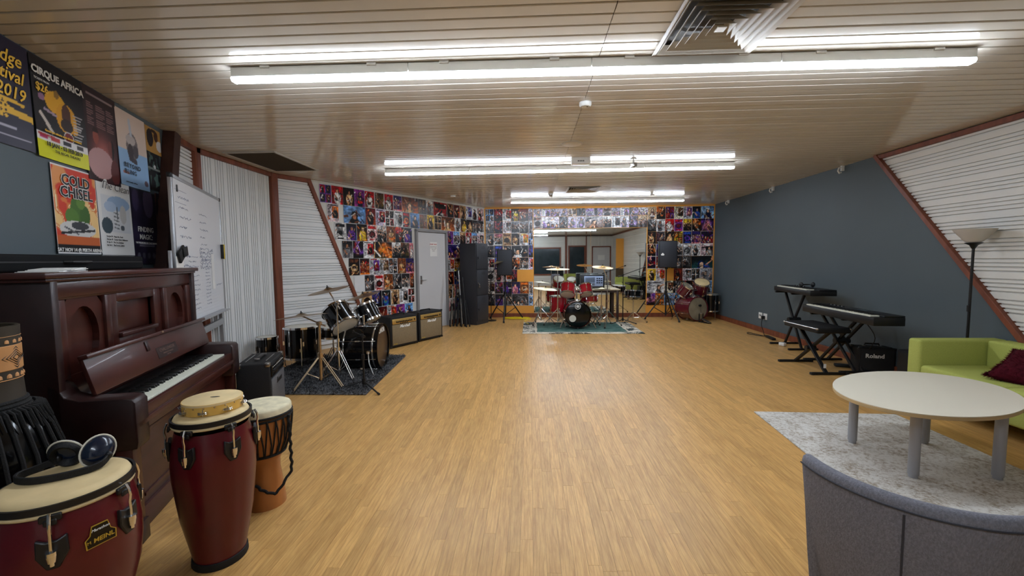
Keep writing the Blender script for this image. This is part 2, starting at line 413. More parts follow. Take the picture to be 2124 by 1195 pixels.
# ---- door_1 in the page wall
t=struct('door_1',None,None,loc=WD.at(3.18,0,0),rot=(0,0,WD.rz))
mb=MB(); mb.box((0,-.012,1.0),(.80,.03,2.0)); obj('leaf',mb.mesh('leaf',bev=.003,seg=1),m_door,t)
mb=MB(); mb.box((-.43,-.03,1.02),(.05,.06,2.04)).box((.43,-.03,1.02),(.05,.06,2.04)).box((0,-.03,2.035),(.91,.06,.05)); obj('frame',mb.mesh('frame',bev=.004,seg=1),m_frame,t)
mb=MB(); mb.box((-.33,-.032,1.03),(.045,.012,.17)).cyl((-.33,-.03,1.03),(-.33,-.075,1.03),.011).cyl((-.335,-.07,1.03),(-.22,-.07,1.03),.009); obj('lever_handle',mb.mesh('h',bev=.002,seg=1),m_steel,t)
mb=MB(); mb.box((0,0,0),(.21,.002,.297))
n_=tag(obj('notice',mb.mesh('notice'),m_paper,None,WD.at(3.22,1.66,.032),(0,0,WD.rz)),'white paper notice with red heading taped on the grey door','notice')
lettering('STAFF ONLY',.036,m_red_ink,n_,TXZ(0,-.0015,.10),bold=.001)
for i,s in enumerate(('please keep this door shut','and do not enter without a','member of staff','thank you')): lettering(s,.017,m_txtk,n_,TXZ(0,-.0015,.055-.03*i))
# ---- mirror on the back wall (two sheets)
t=thing('wall_mirror','tall frameless wall mirror of two sheets behind the red drum kit','mirror',WB.at(1.13,.05,0))
for i,(a,b) in enumerate(((.08,1.462),(1.466,2.80))):
    mb=MB(); mb.box((a-0+(b-a)/2,-.006,1.06),(b-a,.008,2.12)); o=obj('mirror_sheet',mb.mesh('mirror_sheet'),m_mirror,t)
# ---- wall behind the camera (seen in the mirror)
ribs_v(WN,wn,.0,1.38,.08,H-.05,m_rib); ribs_v(WN,wn,1.38,2.45,.08,H-.05,m_rib)
ribs_h(WN,wn,.08,H-.05,lambda z:2.56,lambda z:LN,m_rib)
trim(WN.at(2.5,0,.03),WN.at(2.5,H,.03),.10,.07,m_wood,up=WN.n)
trim(WN.at(1.42,0,.03),WN.at(1.42,H,.03),.06,.05,m_wood,up=WN.n)
trim(WN.at(0,H-.03,.03),WN.at(LN,H-.03,.03),.06,.06,m_dkwood,up=WN.n)
def window(i,W,a,wd_,z0,z1):
    t=struct('window_%d'%i,None,None,loc=W.at(a,0,0),rot=(0,0,W.rz))
    mb=MB(); h=z1-z0; zc=(z0+z1)/2
    mb.box((-wd_/2,-.04,zc),(.07,.05,h+.07)).box((wd_/2,-.04,zc),(.07,.05,h+.07)).box((0,-.04,z0),(wd_,.05,.07)).box((0,-.04,z1),(wd_,.05,.07)); obj('frame',mb.mesh('frame',bev=.004,seg=1),m_wood,t)
    mb=MB(); mb.box((0,-.025,zc),(wd_-.06,.008,h-.06)); obj('pane',mb.mesh('pane'),m_glass,t)
window(1,WN,3.62,1.62,.60,2.03); window(2,WN,1.92,.86,.60,2.12)
t=struct('door_2',None,None,loc=WN.at(.62,0,0),rot=(0,0,WN.rz))
mb=MB(); mb.box((0,-.03,1.02),(.90,.03,2.04)); obj('leaf',mb.mesh('leaf',bev=.003,seg=1),m_door,t)
mb=MB(); mb.box((-.48,-.04,1.05),(.06,.05,2.1)).box((.48,-.04,1.05),(.06,.05,2.1)).box((0,-.04,2.08),(1.0,.05,.06)); obj('frame',mb.mesh('frame'),m_wood,t)
mb=MB(); mb.box((0,-.05,1.5),(.36,.004,.26)); obj('sign',mb.mesh('sign'),m_paper,t)
mb=MB(); mb.box((.33,-.052,1.0),(.04,.012,.16)).cyl((.33,-.05,1),(.33,-.1,1),.01).cyl((.33,-.095,1),(.22,-.095,1),.009); obj('lever_handle',mb.mesh('h'),m_steel,t)
t=thing('standing_banner','tall orange and brown standing banner near the right wall, seen in mirror','banner',(4.20,.60,0),PI)
mb=MB(); mb.box((0,0,1.67),(.36,.006,1.4)); obj('orange_cloth',mb.mesh('cloth'),m_orange,t)
mb=MB(); mb.box((0,0,.58),(.36,.006,.78)); obj('brown_cloth',mb.mesh('cloth'),m_headbrn,t); mb=MB(); mb.box((0,.0,.095),(.40,.16,.19)); obj('base',mb.mesh('b',bev=.01),m_steel,t)
# ------------------------------------------------------------------ printed pages (colour stored per vertex)
PAL={'black':(24,22,26),'grey':(120,118,120),'white':(226,224,220),'red':(190,36,40),'orange':(222,120,40),'yellow':(232,196,60),'purple':(110,62,150),'blue':(50,84,170),
 'sky blue':(110,160,215),'teal':(60,140,140),'green':(60,130,70),'brown':(104,66,44),'pink':(214,130,140),'tan':(198,164,120),'navy':(30,34,74),'maroon':(92,26,36),'silver':(176,176,180),'lilac':(178,150,206)}
PAL={k:np.array(v)/255. for k,v in PAL.items()}
SKIN=[np.array(c)/255. for c in ((214,168,136),(188,136,104),(150,104,80),(224,186,158))]
def vnoise(h,w_,n,rng):
    g=rng.random((n+2,n+2)); y=np.linspace(0,n,h)[:,None]; x=np.linspace(0,n,w_)[None,:]
    yi=np.minimum(y.astype(int),n); xi=np.minimum(x.astype(int),n); fy=y-yi; fx=x-xi
    a=g[yi,xi]*(1-fx)+g[yi,xi+1]*fx; b=g[yi+1,xi]*(1-fx)+g[yi+1,xi+1]*fx
    return a*(1-fy)+b*fy
def ell(Y,X,cx,cy,rx,ry): return ((X-cx)/rx)**2+((Y-cy)/ry)**2<1
def seg(Y,X,a,b,r):
    d=np.array(b)-np.array(a); L=d@d; t=np.clip(((X-a[0])*d[0]+(Y-a[1])*d[1])/L,0,1); return (X-a[0]-t*d[0])**2+(Y-a[1]-t*d[1])**2<r*r
def person(im,Y,X,cx,top,sc,hair,cloth,rng,guitar=None):
    sk=SKIN[rng.integers(4)]
    im[ell(Y,X,cx,top+.62*sc,.26*sc,.42*sc)]=cloth
    im[(Y>top+.62*sc)&(abs(X-cx)<.19*sc)]=cloth*.8
    im[ell(Y,X,cx,top+.14*sc,.13*sc,.15*sc)]=hair
    im[ell(Y,X,cx+.01*sc,top+.17*sc,.085*sc,.115*sc)]=sk
    im[(Y>top+.10*sc)&(Y<top+.32*sc)&(abs(X-cx)>.07*sc)&(abs(X-cx)<.12*sc)]=hair
    if guitar is not None:
        im[seg(Y,X,(cx+.12*sc,top+.62*sc),(cx+.5*sc,top+.36*sc),.028*sc)]=np.array((.35,.2,.12))
        im[ell(Y,X,cx-.04*sc,top+.72*sc,.17*sc,.12*sc)]=guitar
        im[ell(Y,X,cx-.02*sc,top+.71*sc,.05*sc,.04*sc)]=np.array((.1,.08,.07))
    im[seg(Y,X,(cx-.2*sc,top+.42*sc),(cx-.02*sc,top+.68*sc),.05*sc)]=sk*.9
def page_pix(style,cols,seed,w_=26,h=36,asp=None):
    rng=np.random.default_rng(seed); asp=asp or 1.41
    Y,X=np.meshgrid(np.linspace(0,asp,h),np.linspace(0,1,w_),indexing='ij')
    c=[PAL[k] for k in cols]; n=vnoise(h,w_,4,rng)[...,None]; im=c[0]*(1-n)+(c[0]*.6+c[1]*.4)*n
    if style=='portrait':
        im=c[0]*(1-Y[...,None]/asp*.6)+c[1]*(Y[...,None]/asp*.6); person(im,Y,X,.5+rng.uniform(-.1,.1),.22,1.25,c[2]*.5,c[2],rng)
    elif style=='guitarist':
        person(im,Y,X,.45+rng.uniform(-.1,.12),.2,1.15,np.array((.1,.07,.06)),c[2],rng,c[1])
    elif style=='line-up':
        for i in range(4): person(im,Y,X,.16+.23*i,.35+rng.uniform(-.08,.08),.75,np.array((.09,.07,.06)),c[1+i%2]*.7,rng)
        im[Y>1.25]=c[2]
    elif style=='stage':
        im=np.zeros((h,w_,3))+c[0]*.35
        for i in range(7):
            cx,cy,r=rng.uniform(0,1),rng.uniform(0,.9),rng.uniform(.08,.3); g=np.exp(-((X-cx)**2+(Y-cy)**2)/r**2)[...,None]; im=im*(1-g)+c[1+i%2]*g
        for i in range(3):
            im[seg(Y,X,(rng.uniform(0,1),0),(rng.uniform(0,1),.9),.02)]=c[1]*.6+.4
        person(im,Y,X,rng.uniform(.3,.7),.45,.75,np.array((.06,.05,.05)),c[2]*.5,rng,c[1])
        for i in range(9): im[ell(Y,X,i*.13,1.36,.08,.16)]=np.array((.03,.03,.04))
    elif style=='collage':
        im[:]=c[0]
        for a in (0,1):
            for b in (0,1):
                k=c[1+(a+b)%2]; m=(X>.05+.48*a)&(X<.48+.48*a)&(Y>.06+.68*b)&(Y<.66+.68*b); im[m]=k*(.5+.6*rng.random())
                sub=im.copy(); person(sub,Y,X,.27+.48*a,.12+.68*b,.5,np.array((.1,.08,.07)),c[2]*.6,rng); im[m]=sub[m]
    elif style=='article':
        im[:]=c[0]*.25+.72
        m=(X>.42)&(Y>.2)&(Y<1.1); sub=im.copy(); sub[:]=c[1]; person(sub,Y,X,.7,.25,.9,np.array((.12,.1,.1)),c[2]*.7,rng); im[m]=sub[m]
        for i in range(14):
            y=.28+i*.07; im[(abs(Y-y)<.02)&(X>.07)&(X<.36+rng.uniform(-.1,0))]=np.array((.45,.45,.46))
        im[(Y>.06)&(Y<.15)&(X>.08)&(X<.8)]=c[2]
    else:  # blocks of flat colour
        im[(Y>.1)&(Y<.34)&(X>.1)&(X<.9)]=c[1]; im[ell(Y,X,.5,.8,.34,.3)]=c[2]; im[ell(Y,X,.5,.8,.22,.18)]=c[1]*.6
        for i in range(4): im[(abs(Y-1.2-.05*i)<.015)&(X>.2)&(X<.8)]=c[1]
    for i in range(int(rng.integers(6,13))):
        k=[c[1],c[2],SKIN[rng.integers(4)],np.array((.05,.05,.06)),np.array((.9,.88,.85)),c[0]*.5][rng.integers(6)]
        a_=rng.uniform(0,1),rng.uniform(.1,asp); b_=a_[0]+rng.uniform(-.3,.3),a_[1]+rng.uniform(-.3,.3); im[seg(Y,X,a_,b_,rng.uniform(.012,.05))]=k
    nz=vnoise(h,w_,13,rng)[...,None]*.6+vnoise(h,w_,6,rng)[...,None]*.4
    im=np.clip((im*(.40+1.15*nz)-.5)*1.15+.46,0,1)+(rng.random((h,w_,1))-.5)*.10
    return np.clip(im,0,1)
def sheet_mesh(im,w_,h,curl=.003):
    ny,nx=im.shape[:2]; x=np.linspace(-w_/2,w_/2,nx); z=np.linspace(h/2,-h/2,ny)
    Z,X=np.meshgrid(z,x,indexing='ij'); Yc=-curl*(2*X/w_)**2*(.5-Z/h)
    v=np.stack([X,Yc,Z],-1).reshape(-1,3); i=np.arange(ny*nx).reshape(ny,nx)
    f=np.stack([i[1:,:-1],i[1:,1:],i[:-1,1:],i[:-1,:-1]],-1).reshape(-1,4)
    me=D.meshes.new('page'); me.from_pydata(v.tolist(),[],f.tolist())
    a=me.attributes.new('Col','FLOAT_COLOR','POINT'); lc=np.where(im<=.04045,im/12.92,((im+.055)/1.055)**2.4).reshape(-1,3)
    a.data.foreach_set('color',np.concatenate([lc,np.ones((len(lc),1))],1).astype(np.float32).ravel()); me.shade_smooth(); return me
ORD=['first','second','third','fourth','fifth','sixth','seventh','eighth','ninth','tenth','eleventh','twelfth','thirteenth','fourteenth','fifteenth','sixteenth','seventeenth','eighteenth','nineteenth','twentieth','twenty-first','twenty-second','twenty-third','twenty-fourth','twenty-fifth','twenty-sixth','twenty-seventh','twenty-eighth']
STY=['portrait','guitarist','line-up','stage','stage','collage','article','emblem','guitarist','line-up','portrait']
SETS=[('black','red','orange'),('black','purple','red'),('grey','white','black'),('black','white','grey'),('navy','purple','pink'),('maroon','orange','black'),('tan','brown','black'),('white','red','black'),('sky blue','white','navy'),
 ('black','orange','yellow'),('brown','orange','tan'),('white','grey','black'),('black','blue','purple'),('red','black','white'),('pink','black','white'),('black','teal','blue'),('silver','black','grey'),('purple','red','navy'),('black','brown','tan'),('yellow','brown','black'),('white','black','grey'),('black','grey','white')]
PALE_GLARE=[('silver','lilac','grey'),('white','grey','black'),('silver','grey','black'),('tan','silver','brown'),('white','lilac','grey'),('silver','brown','black')]  # washed-out palettes: tube glare on glossy pages put into their colours
def page(W,s,z,w_,h,style,cols,label,cat='poster',group='magazine pages pasted on the walls',res=(26,36)):
    im=page_pix(style,cols,RNG.integers(1<<30),res[0],res[1],1.41*min(1.0,(h/w_)/1.41) if w_<=h else h/w_)
    if RNG.random()<.35:
        b=1; im[:b]=im[-b:]=.86; im[:,:b]=im[:,-b:]=.86
    o=obj('magazine_page',sheet_mesh(im,w_,h,RNG.uniform(.001,.005)),m_page,None,W.at(s,z,RNG.uniform(.006,.0085)),(0,RNG.uniform(-.012,.012),W.rz))
    return tag(o,label,cat,group)
def one(cols,style): return '%s and %s %s'%(cols[0],cols[1],{'portrait':'portrait page','guitarist':'guitarist page','line-up':'band page','stage':'concert page','collage':'collage page','article':'article page','emblem':'emblem page'}[style])
STATS={}
def fill(W,wname,ref,rows,lo,hi,skip,sets=None,pw=.21):
    for ri,(zt,h) in enumerate(rows):
        s=lo(zt-h) if callable(lo) else lo; k=0
        while s+pw*.6<hi:
            r=RNG.random(); wd_=pw if r>.10 else pw*2
            wd_=min(wd_,hi-s)
            sc=s+wd_/2; zc=zt-h/2
            hit=skip(s,s+wd_,zt-h,zt)
            for tw in (pw,.175,.14,.11):
                if hit and wd_>tw: wd_=tw; sc=s+wd_/2; hit=skip(s,s+wd_,zt-h,zt)
            if not hit and hi-s-wd_<.13: wd_=hi-s if not skip(s,hi,zt-h,zt) else wd_; sc=s+wd_/2
            if hit: s+=.02 if hit==1 else pw; continue
            col=(sets(s,zt) if sets else SETS)[RNG.integers(len(sets(s,zt) if sets else SETS))]
            st=STY[RNG.integers(len(STY))]; wide=wd_>pw*1.3
            lab='%s%s, %s, %s row, %s from %s'%('double ' if wide else '',one(col,st),wname,ORD[ri],ORD[k],ref)
            page(W,sc,zc,wd_-.004,h-.004,st,col,lab,res=(48,36) if wide else (26,36)); s+=wd_; k+=1
rows9=[(2.665-.297*i,.297) for i in range(8)]
def skipD(a,b,z0,z1):
    if z0<2.07 and b>2.70 and a<3.66: return 1
    # a few pages are placed by hand below
    for (x0,x1,y0,y1) in HAND_D:
        if a<x1-.01 and b>x0+.01 and z0<y1-.02 and z1>y0+.02: return 1
    return 0
HAND_D=[(1.15,1.60,2.07,2.368),(1.315,1.525,.883,1.18),(2.62,2.86,2.07,2.368)]
fill(WD,'door wall','slanted trim',rows9,lambda z:dd(z)+.06,LD-.04,skipD)
page(WD,1.375,2.22,.43,.29,'guitarist',('sky blue','brown','black'),'bright blue double page of a seated guitarist high on the door wall',res=(52,36))
page(WD,2.74,2.22,.23,.29,'portrait',('sky blue','navy','black'),'pale blue portrait page directly above the left corner of the grey door')
o=obj('blank_sheet',sheet_mesh(np.full((2,2,3),.86),.205,.29),m_page,None,WD.at(1.42,1.03,.008),(0,0,WD.rz)); tag(o,'blank white sheet among the pages left of the grey door','paper')
def skipB(a,b,z0,z1):
    if b>1.19 and a<3.95 and z0<2.175 and z1>.02: return 1
    for (x0,x1,y0,y1) in BARE:
        if a<x1-.05 and b>x0+.05 and z0<y1-.1 and z1>y0+.1: return 2
    return 0
BARE=[(.76,1.2,.88,1.18),(3.95+.40,3.95+.62,.88,1.18),(.1,.55,0,.28),(.97,1.2,0,.28)]
def setB(s,z): return PALE_GLARE if (z>2.2 and 1.0<s<4.0) else SETS  # pages over the mirror get the glare-bleached palettes
fill(WB,'mirror wall','left corner',rows9,.03,LB-.03,lambda a,b,z0,z1:(skipB(a,b,z0,z1) or (1 if (b>1.19 and a<3.95 and z1>2.0) else 0)),setB)
fill(WB,'strip above mirror','left',[(2.655,.19),(2.462,.285)],1.2,3.95,lambda a,b,z0,z1:0,setB)
# ------------------------------------------------------------------ big posters on the left wall
def poster(label,u0,u1,z0,z1,im,name='poster',curl=.004,out=.008,tilt=0):
    o=obj(name,sheet_mesh(im,u1-u0,z1-z0,curl),m_poster,None,WA.at((u0+u1)/2,(z0+z1)/2,out),(0,tilt,WA.rz))
    return tag(o,label,'poster','posters on the left wall')
def canvas(w_=64,h=90,c=(20,18,20)): 
    im=np.zeros((h,w_,3))+np.array(c)/255.; Y,X=np.meshgrid(np.linspace(0,1.41,h),np.linspace(0,1,w_),indexing='ij'); return im,Y,X
def P(*c): return np.array(c)/255.
im,Y,X=canvas(c=(30,24,48))
for k in (-.05,.05):
    for j in range(3): im[ell(Y,X,.44+.07*j,.93+(.10 if k>0 else -.10),.026,.03)]=P(226,178,60)
im[ell(Y,X,.5,.93,.17,.075)]=P(226,178,60); im[seg(Y,X,(.6,.94),(1.0,.97),.045)]=P(226,178,60)
for j in range(3):
    for k in (-.035,.035): im[ell(Y,X,.44+.07*j,.93+k,.016,.018)]=P(40,30,40)
im[seg(Y,X,(.05,.44),(.62,.46),.012)]=P(226,178,60); im[seg(Y,X,(.2,.78),(.86,.82),.022)]=P(226,178,60)
for y,a,b in ((1.15,.1,.72),(1.18,.1,.72),(1.28,.1,.95)): im[(abs(Y-y)<.008)&(X>a)&(X<b)]=P(170,165,180)
p=poster('navy festival poster with yellow lettering and guitar headstock, nearest on the left wall',2.83,3.262,2.094,2.692,im)
for s,x,z,sz in (('bridge',.10,.195,.105),('festival',.105,.10,.10),('2019',.11,.005,.10)): lettering(s,sz,m_txty,p,TXZ(x+.06,-.004,z),bold=.0012,shear=.25,align='RIGHT')
im,Y,X=canvas(c=(20,17,22))
im[ell(Y,X,.42,.55,.2,.16)]=P(228,170,40); im[ell(Y,X,.62,.72,.2,.22)]=P(222,160,36); im[ell(Y,X,.75,.86,.09,.06)]=P(222,160,36)
im[ell(Y,X,.62,.66,.09,.16)]=P(82,46,30); im[ell(Y,X,.62,.82,.12,.1)]=P(46,28,22); im[ell(Y,X,.45,.42,.05,.06)]=P(150,110,40)
im[seg(Y,X,(.12,.78),(.32,1.0),.03)]=P(206,196,186); im[seg(Y,X,(.2,.7),(.42,.74),.02)]=P(170,150,170); im[ell(Y,X,.16,.55,.06,.05)]=P(150,110,140)
for i in range(9): im[(abs(Y-.62-.045*i)<.009)&(X>.76)&(X<.95-.03*(i%3))]=P(190,188,190)
im[ell(Y,X,.64,1.0,.10,.09)]=P(210,205,200); im[ell(Y,X,.64,1.0,.085,.075)]=P(120,30,34)
im[(Y>1.05)&(Y<=1.16)]=P(222,220,220); im[Y>1.16]=P(214,216,30)
for a,b,c_ in ((.05,.22,(190,60,110)),(.28,.46,(190,70,70)),(.52,.68,(40,40,48)),(.78,.92,(60,60,60))): im[(abs(Y-1.1)<.025)&(X>a)&(X<b)]=P(*c_)
p=poster('black and yellow circus show poster with dates along its yellow foot',3.272,3.722,2.085,2.692,im,curl=.012)
lettering('CIRQUE AFRICA',.062,m_txtw,p,TXZ(0,-.008,.215),bold=.0022)
lettering('$26',.066,m_txty,p,TXZ(-.15,-.008,.118),bold=.0016); lettering('TICKETS FROM',.018,m_txtw,p,TXZ(-.15,-.008,.165))
lettering('18 JAN - 03 FEB 2019',.036,m_txtk,p,TXZ(0,-.014,-.215),bold=.001); lettering('THE REGAL THEATRE',.024,m_txtk,p,TXZ(.02,-.014,-.25))
lettering('Good last minute seats always available!',.020,m_txty,p,TXZ(0,-.012,-.135),bold=.0006); lettering('FRINGE WORLD',.018,m_red_ink,p,TXZ(-.15,-.012,-.165),bold=.0006)
im,Y,X=canvas(c=(44,28,32))
g=np.exp(-((X-.5)**2/.12+(Y-.95)**2/.10))[...,None]; im=im*(1-g)+P(176,96,90)*g
im[ell(Y,X,.3,.72,.085,.12)]=P(150,78,66); im[ell(Y,X,.3,.69,.1,.12)&(Y<.66)]=P(40,20,20); im[ell(Y,X,.74,.82,.075,.11)]=P(120,64,58); im[ell(Y,X,.76,.84,.10,.17)&(X>.78)]=P(30,18,20)
im[ell(Y,X,.42,1.12,.4,.24)]=P(190,150,150); im[ell(Y,X,.85,1.2,.14,.2)]=P(96,46,46)
for i in range(12):
    for a,b in ((.08,.28),(.36,.62),(.68,.9)): im[(abs(Y-.24-.028*i)<.007)&(X>a)&(X<b-.06*(i%3==0))]=P(140,104,104)
im[(abs(Y-.1)<.014)&(X>.1)&(X<.9)]=P(150,130,130)
poster('dark maroon tour poster with two hazy figures, left of the pale blue poster',3.726,4.10,2.03,2.692,im)
im,Y,X=canvas(c=(216,196,182)); im[:]=P(216,196,182); im[Y>.72]=P(150,186,222)
im[ell(Y,X,.5,.62,.2,.26)]=P(120,112,112); im[ell(Y,X,.46,.5,.16,.1)]=P(190,180,176); im[ell(Y,X,.62,.7,.09,.12)]=P(90,84,88); im[seg(Y,X,(.42,.86),(.6,.9),.05)]=P(80,74,80)
im[seg(Y,X,(.44,.14),(.48,.4),.04)]=P(190,196,204); im[ell(Y,X,.44,.74,.1,.16)]=P(76,70,74)
im[(Y>1.13)&(Y<1.18)&(X>.12)&(X<.34)]=P(190,130,120); im[ell(Y,X,.9,1.27,.06,.06)]=P(110,90,100)
p=poster('pale blue and peach art poster of a sculptural face, curling at its foot',4.092,4.515,2.06,2.665,im,curl=.012)
for i,s in enumerate(('BEYOND','BLING')): lettering(s,.05,m_txtk,p,TXZ(-.15,-.012,-.135-.052*i),bold=.0008,align='LEFT',space=1.25)
lettering('a private jewellery collection',.014,m_txtk,p,TXZ(-.15,-.014,-.27),align='LEFT')
im,Y,X=canvas(40,40,c=(180,136,70)); im[ell(Y,X,.3,.6,.22,.5)]=P(34,26,28); im[ell(Y,X,.7,.4,.14,.3)]=P(70,40,30); im[ell(Y,X,.9,.9,.2,.3)]=P(206,200,196); im[ell(Y,X,.55,.15,.2,.1)]=P(60,40,30)
poster('small gold and black poster in the top right corner of the left wall',4.52,4.78,2.43,2.655,im)
im,Y,X=canvas(40,56,c=(20,20,24)); nz=vnoise(56,40,9,np.random.default_rng(3)); im[nz>.66]=P(70,92,84); im[(Y>.55)&(Y<.62)]=P(120,126,120); im[ell(Y,X,.6,.5,.09,.07)]=P(196,196,190)
poster('small black poster with faint green print below the gold one',4.52,4.74,2.09,2.425,im)
im,Y,X=canvas(40,56,c=(28,22,30)); nz=vnoise(56,40,7,np.random.default_rng(5)); im[nz>.7]=P(110,70,60); im[nz<.16]=P(60,54,90)
poster('small dark purple poster against the slanted timber, beside the magician poster',4.62,4.72,1.55,2.07,im,out=.006)
im,Y,X=canvas(c=(214,120,60)); nz=vnoise(90,64,8,np.random.default_rng(9)); im[nz>.58]=P(206,62,40); im[nz<.4]=P(236,196,130); im[(nz<.5)&(nz>.46)]=P(240,226,180)
im[(Y<.42)&(nz<.52)]=P(224,150,86)
im[ell(Y,X,.52,.66,.16,.22)]=P(70,110,40); im[ell(Y,X,.38,.80,.15,.14)]=P(84,124,46); im[ell(Y,X,.68,.76,.12,.18)]=P(60,98,36); im[ell(Y,X,.6,.54,.1,.12)]=P(96,134,52)
im[ell(Y,X,.5,1.0,.42,.14)]=P(206,204,200); im[ell(Y,X,.55,.94,.2,.07)]=P(60,62,66); im[seg(Y,X,(.12,1.08),(.88,1.0),.02)]=P(40,40,44); im[seg(Y,X,(.2,.98),(.5,1.08),.015)]=P(90,90,94)
im[(Y>1.12)&(Y<1.26)]=P(196,96,44); im[Y>1.26]=P(24,20,20)
im[:2]=im[-2:]=.88; im[:,:1]=im[:,-1:]=.88
p=poster('orange and red rock concert poster with green tree shape and black date strip',3.37,3.79,1.493,2.066,im,curl=.006)
for i,s in enumerate(('COLD','CHISEL')):
    lettering(s,.098,m_txtw,p,TXZ(0,-.006,.195-.078*i),bold=.0058); lettering(s,.098,m_txtk,p,TXZ(0,-.008,.195-.078*i),bold=.0018)
lettering('SAT NOV 14 @ PERTH ARENA',.032,m_txtw,p,TXZ(0,-.008,-.262),bold=.001)
im,Y,X=canvas(c=(220,220,218)); im[(Y>.3)&(Y<.98)&(X>.1)&(X<.95)]=P(206,210,214); im[ell(Y,X,.62,.42,.34,.14)]=P(150,176,206); im[ell(Y,X,.36,.5,.18,.1)]=P(170,190,214)
im[ell(Y,X,.24,.86,.17,.15)]=P(70,84,92); im[ell(Y,X,.74,.62,.1,.18)]=P(190,190,188); im[ell(Y,X,.7,.88,.06,.05)]=P(84,92,100)
for j in range(5): im[seg(Y,X,(.46,.6+.07*j),(.6,.62+.07*j),.012)]=P(120,124,128)
im[seg(Y,X,(.56,.5),(.56,.7),.02)]=P(96,104,110)
p=poster('white poster with scribbled title and grey blue abstract picture',3.795,4.212,1.49,2.062,im,curl=.010)
lettering('The Clean',.085,m_txtk,p,TXZ(-.0,-.012,.235),bold=-.0012,shear=.3)
for i,s in enumerate(('Tue Jan 28   Mojos Bar, Perth','Thu Jan 30   Corner Hotel, Melbourne','Fri Jan 31   The Zoo, Brisbane','Sat Feb 1   The Factory, Sydney')): lettering(s,.017,m_txtk,p,TXZ(-.15,-.012,-.145-.022*i),align='LEFT')
im,Y,X=canvas(c=(36,30,50)); nz=vnoise(90,64,5,np.random.default_rng(12))[...,None]; im=im*(.6+.8*nz); im[ell(Y,X,.7,.2,.2,.3)]=P(84,72,100); im[ell(Y,X,.2,.2,.12,.2)]=P(64,54,84)
for y in (1.02,1.06): im[(abs(Y-y)<.010)&(X>.25)&(X<.85)]=P(150,146,160)
for j in range(4): im[ell(Y,X,.2+.2*j,1.25,.06,.06)]=P(90,86,100)
p=poster('dark purple magic documentary poster with white capitals, beside the white poster',4.214,4.61,1.42,2.05,im,curl=.006)
lettering('FINDING',.062,m_txtw,p,TXZ(0,-.007,-.02),bold=.0004); lettering('MAGIC:',.062,m_txtw,p,TXZ(0,-.007,-.085),bold=.0004); lettering('THE WONDERS OF STAGE MAGIC',.022,m_txtw,p,TXZ(0,-.007,-.135))
im,Y,X=canvas(48,40,c=(206,206,208)); im[seg(Y,X,(.05,.2),(.95,.28),.02)]=P(50,50,54)
for j in range(7): im[ell(Y,X,.16+.11*j,.25+.08*(j%2),.03,.05)]=P(50,50,54)
im[seg(Y,X,(.02,.12),(.1,.02),.02)]=P(40,40,44)
poster('pale sheet with a dark leafy line just above the piano lid',3.80,4.22,1.395,1.485,im,curl=.010,out=.012)
# ------------------------------------------------------------------ ceiling fittings
def batten(x0,x1,y,label,rz):
    L=x1-x0; t=thing('tube_light',label,'light',((x0+x1)/2,y,H),rz,'fluorescent battens in three rows')
    mb=MB(); mb.box((0,0,-.034),(L,.066,.062)); obj('batten_body',mb.mesh('b',bev=.004,seg=1),m_white,t)
    mb=MB(); pr=[(-.030,0),(-.030,-.010),(-.022,-.022),(.022,-.022),(.030,-.010),(.030,0)]
    mb.prism([(a,b) for a,b in pr],L,Matrix.Translation((-L/2,0,-.0655))@Matrix(((0,0,1,0),(1,0,0,0),(0,1,0,0),(0,0,0,1)))); obj('diffuser',mb.mesh('d',smooth=0),m_tube,t)
    for s in (-.3,.3):
        mb=MB(); mb.box((s*L,-.036,-.008),(.06,.012,.016)); obj('clip',mb.mesh('c'),m_white,t)
NM=('nearest','middle','farthest','hindmost'); PO=('first','second','third','fourth')
for ri,(x0,x1,y,n,rz) in enumerate(((-1.953,2.741,2.735,4,.009),(-2.004,2.713,5.70,4,-.003),(-.40,3.20,8.79,3,.015),(-1.50,.86,-.55,2,.0))):
    Lh=(x1-x0)/n
    for i in range(n):
        batten(x0+Lh*i,x0+Lh*(i+1)-.002,y+rz*(x0+Lh*(i+.5)-(x0+x1)/2),'lit white ceiling batten, %s from left in the %s row'%(PO[i],NM[ri]),rz)
def square_vent(x,y,label,rz=.035):
    t=thing('ceiling_diffuser',label,'air vent',(x,y,H),0,'square air diffusers in the ceiling')
    def ring(a,b,za,zb):
        mb=MB(); v=[]
        for r,z in ((a,za),(b,zb)):
            v+=[(-r,-r,z),(r,-r,z),(r,r,z),(-r,r,z)]
        v+=[(p[0]*(1-.004/ a),p[1]*(1-.004/a),p[2]+.003) for p in v]
        f=[]
        for k in range(4):
            j=(k+1)%4; f+=[(k,j,4+j,4+k),(8+k,12+k,12+j,8+j),(k,8+k,8+j,j),(4+k,4+j,12+j,12+k)]
        return mb._add(v,f)
    obj('frame',ring(.30,.272,-.012,-.006).mesh('f',smooth=0),m_louvre,t)
    for i in range(6):
        a=.270-.042*i; obj('louvre',ring(a,a-.034 if i<5 else .03,-.010,.030).mesh('l',smooth=0),m_louvre,t)
    mb=MB(); mb.box((0,0,-.006),(.05,.05,.006)); obj('centre_plate',mb.mesh('c'),m_louvre,t)
    mb=MB(); mb.box((0,0,.055),(.56,.56,.006)); obj('duct',mb.mesh('d'),m_ventdark,t)
square_vent(1.062,2.42,'large square louvred air diffuser in the ceiling beside the nearest lights')
square_vent(.96,7.66,'small far square louvred diffuser in ceiling before the farthest lights')
t=thing('return_air_grille','dark rectangular return air grille in the ceiling by the left wall','air vent',(-3.245,5.18,H))
mb=MB(); mb.box((0,-.49,-.008),(.62,.025,.016)).box((0,.49,-.008),(.62,.025,.016)).box((-.3,0,-.008),(.025,.98,.016)).box((.3,0,-.008),(.025,.98,.016)); obj('frame',mb.mesh('f'),m_louvre,t)
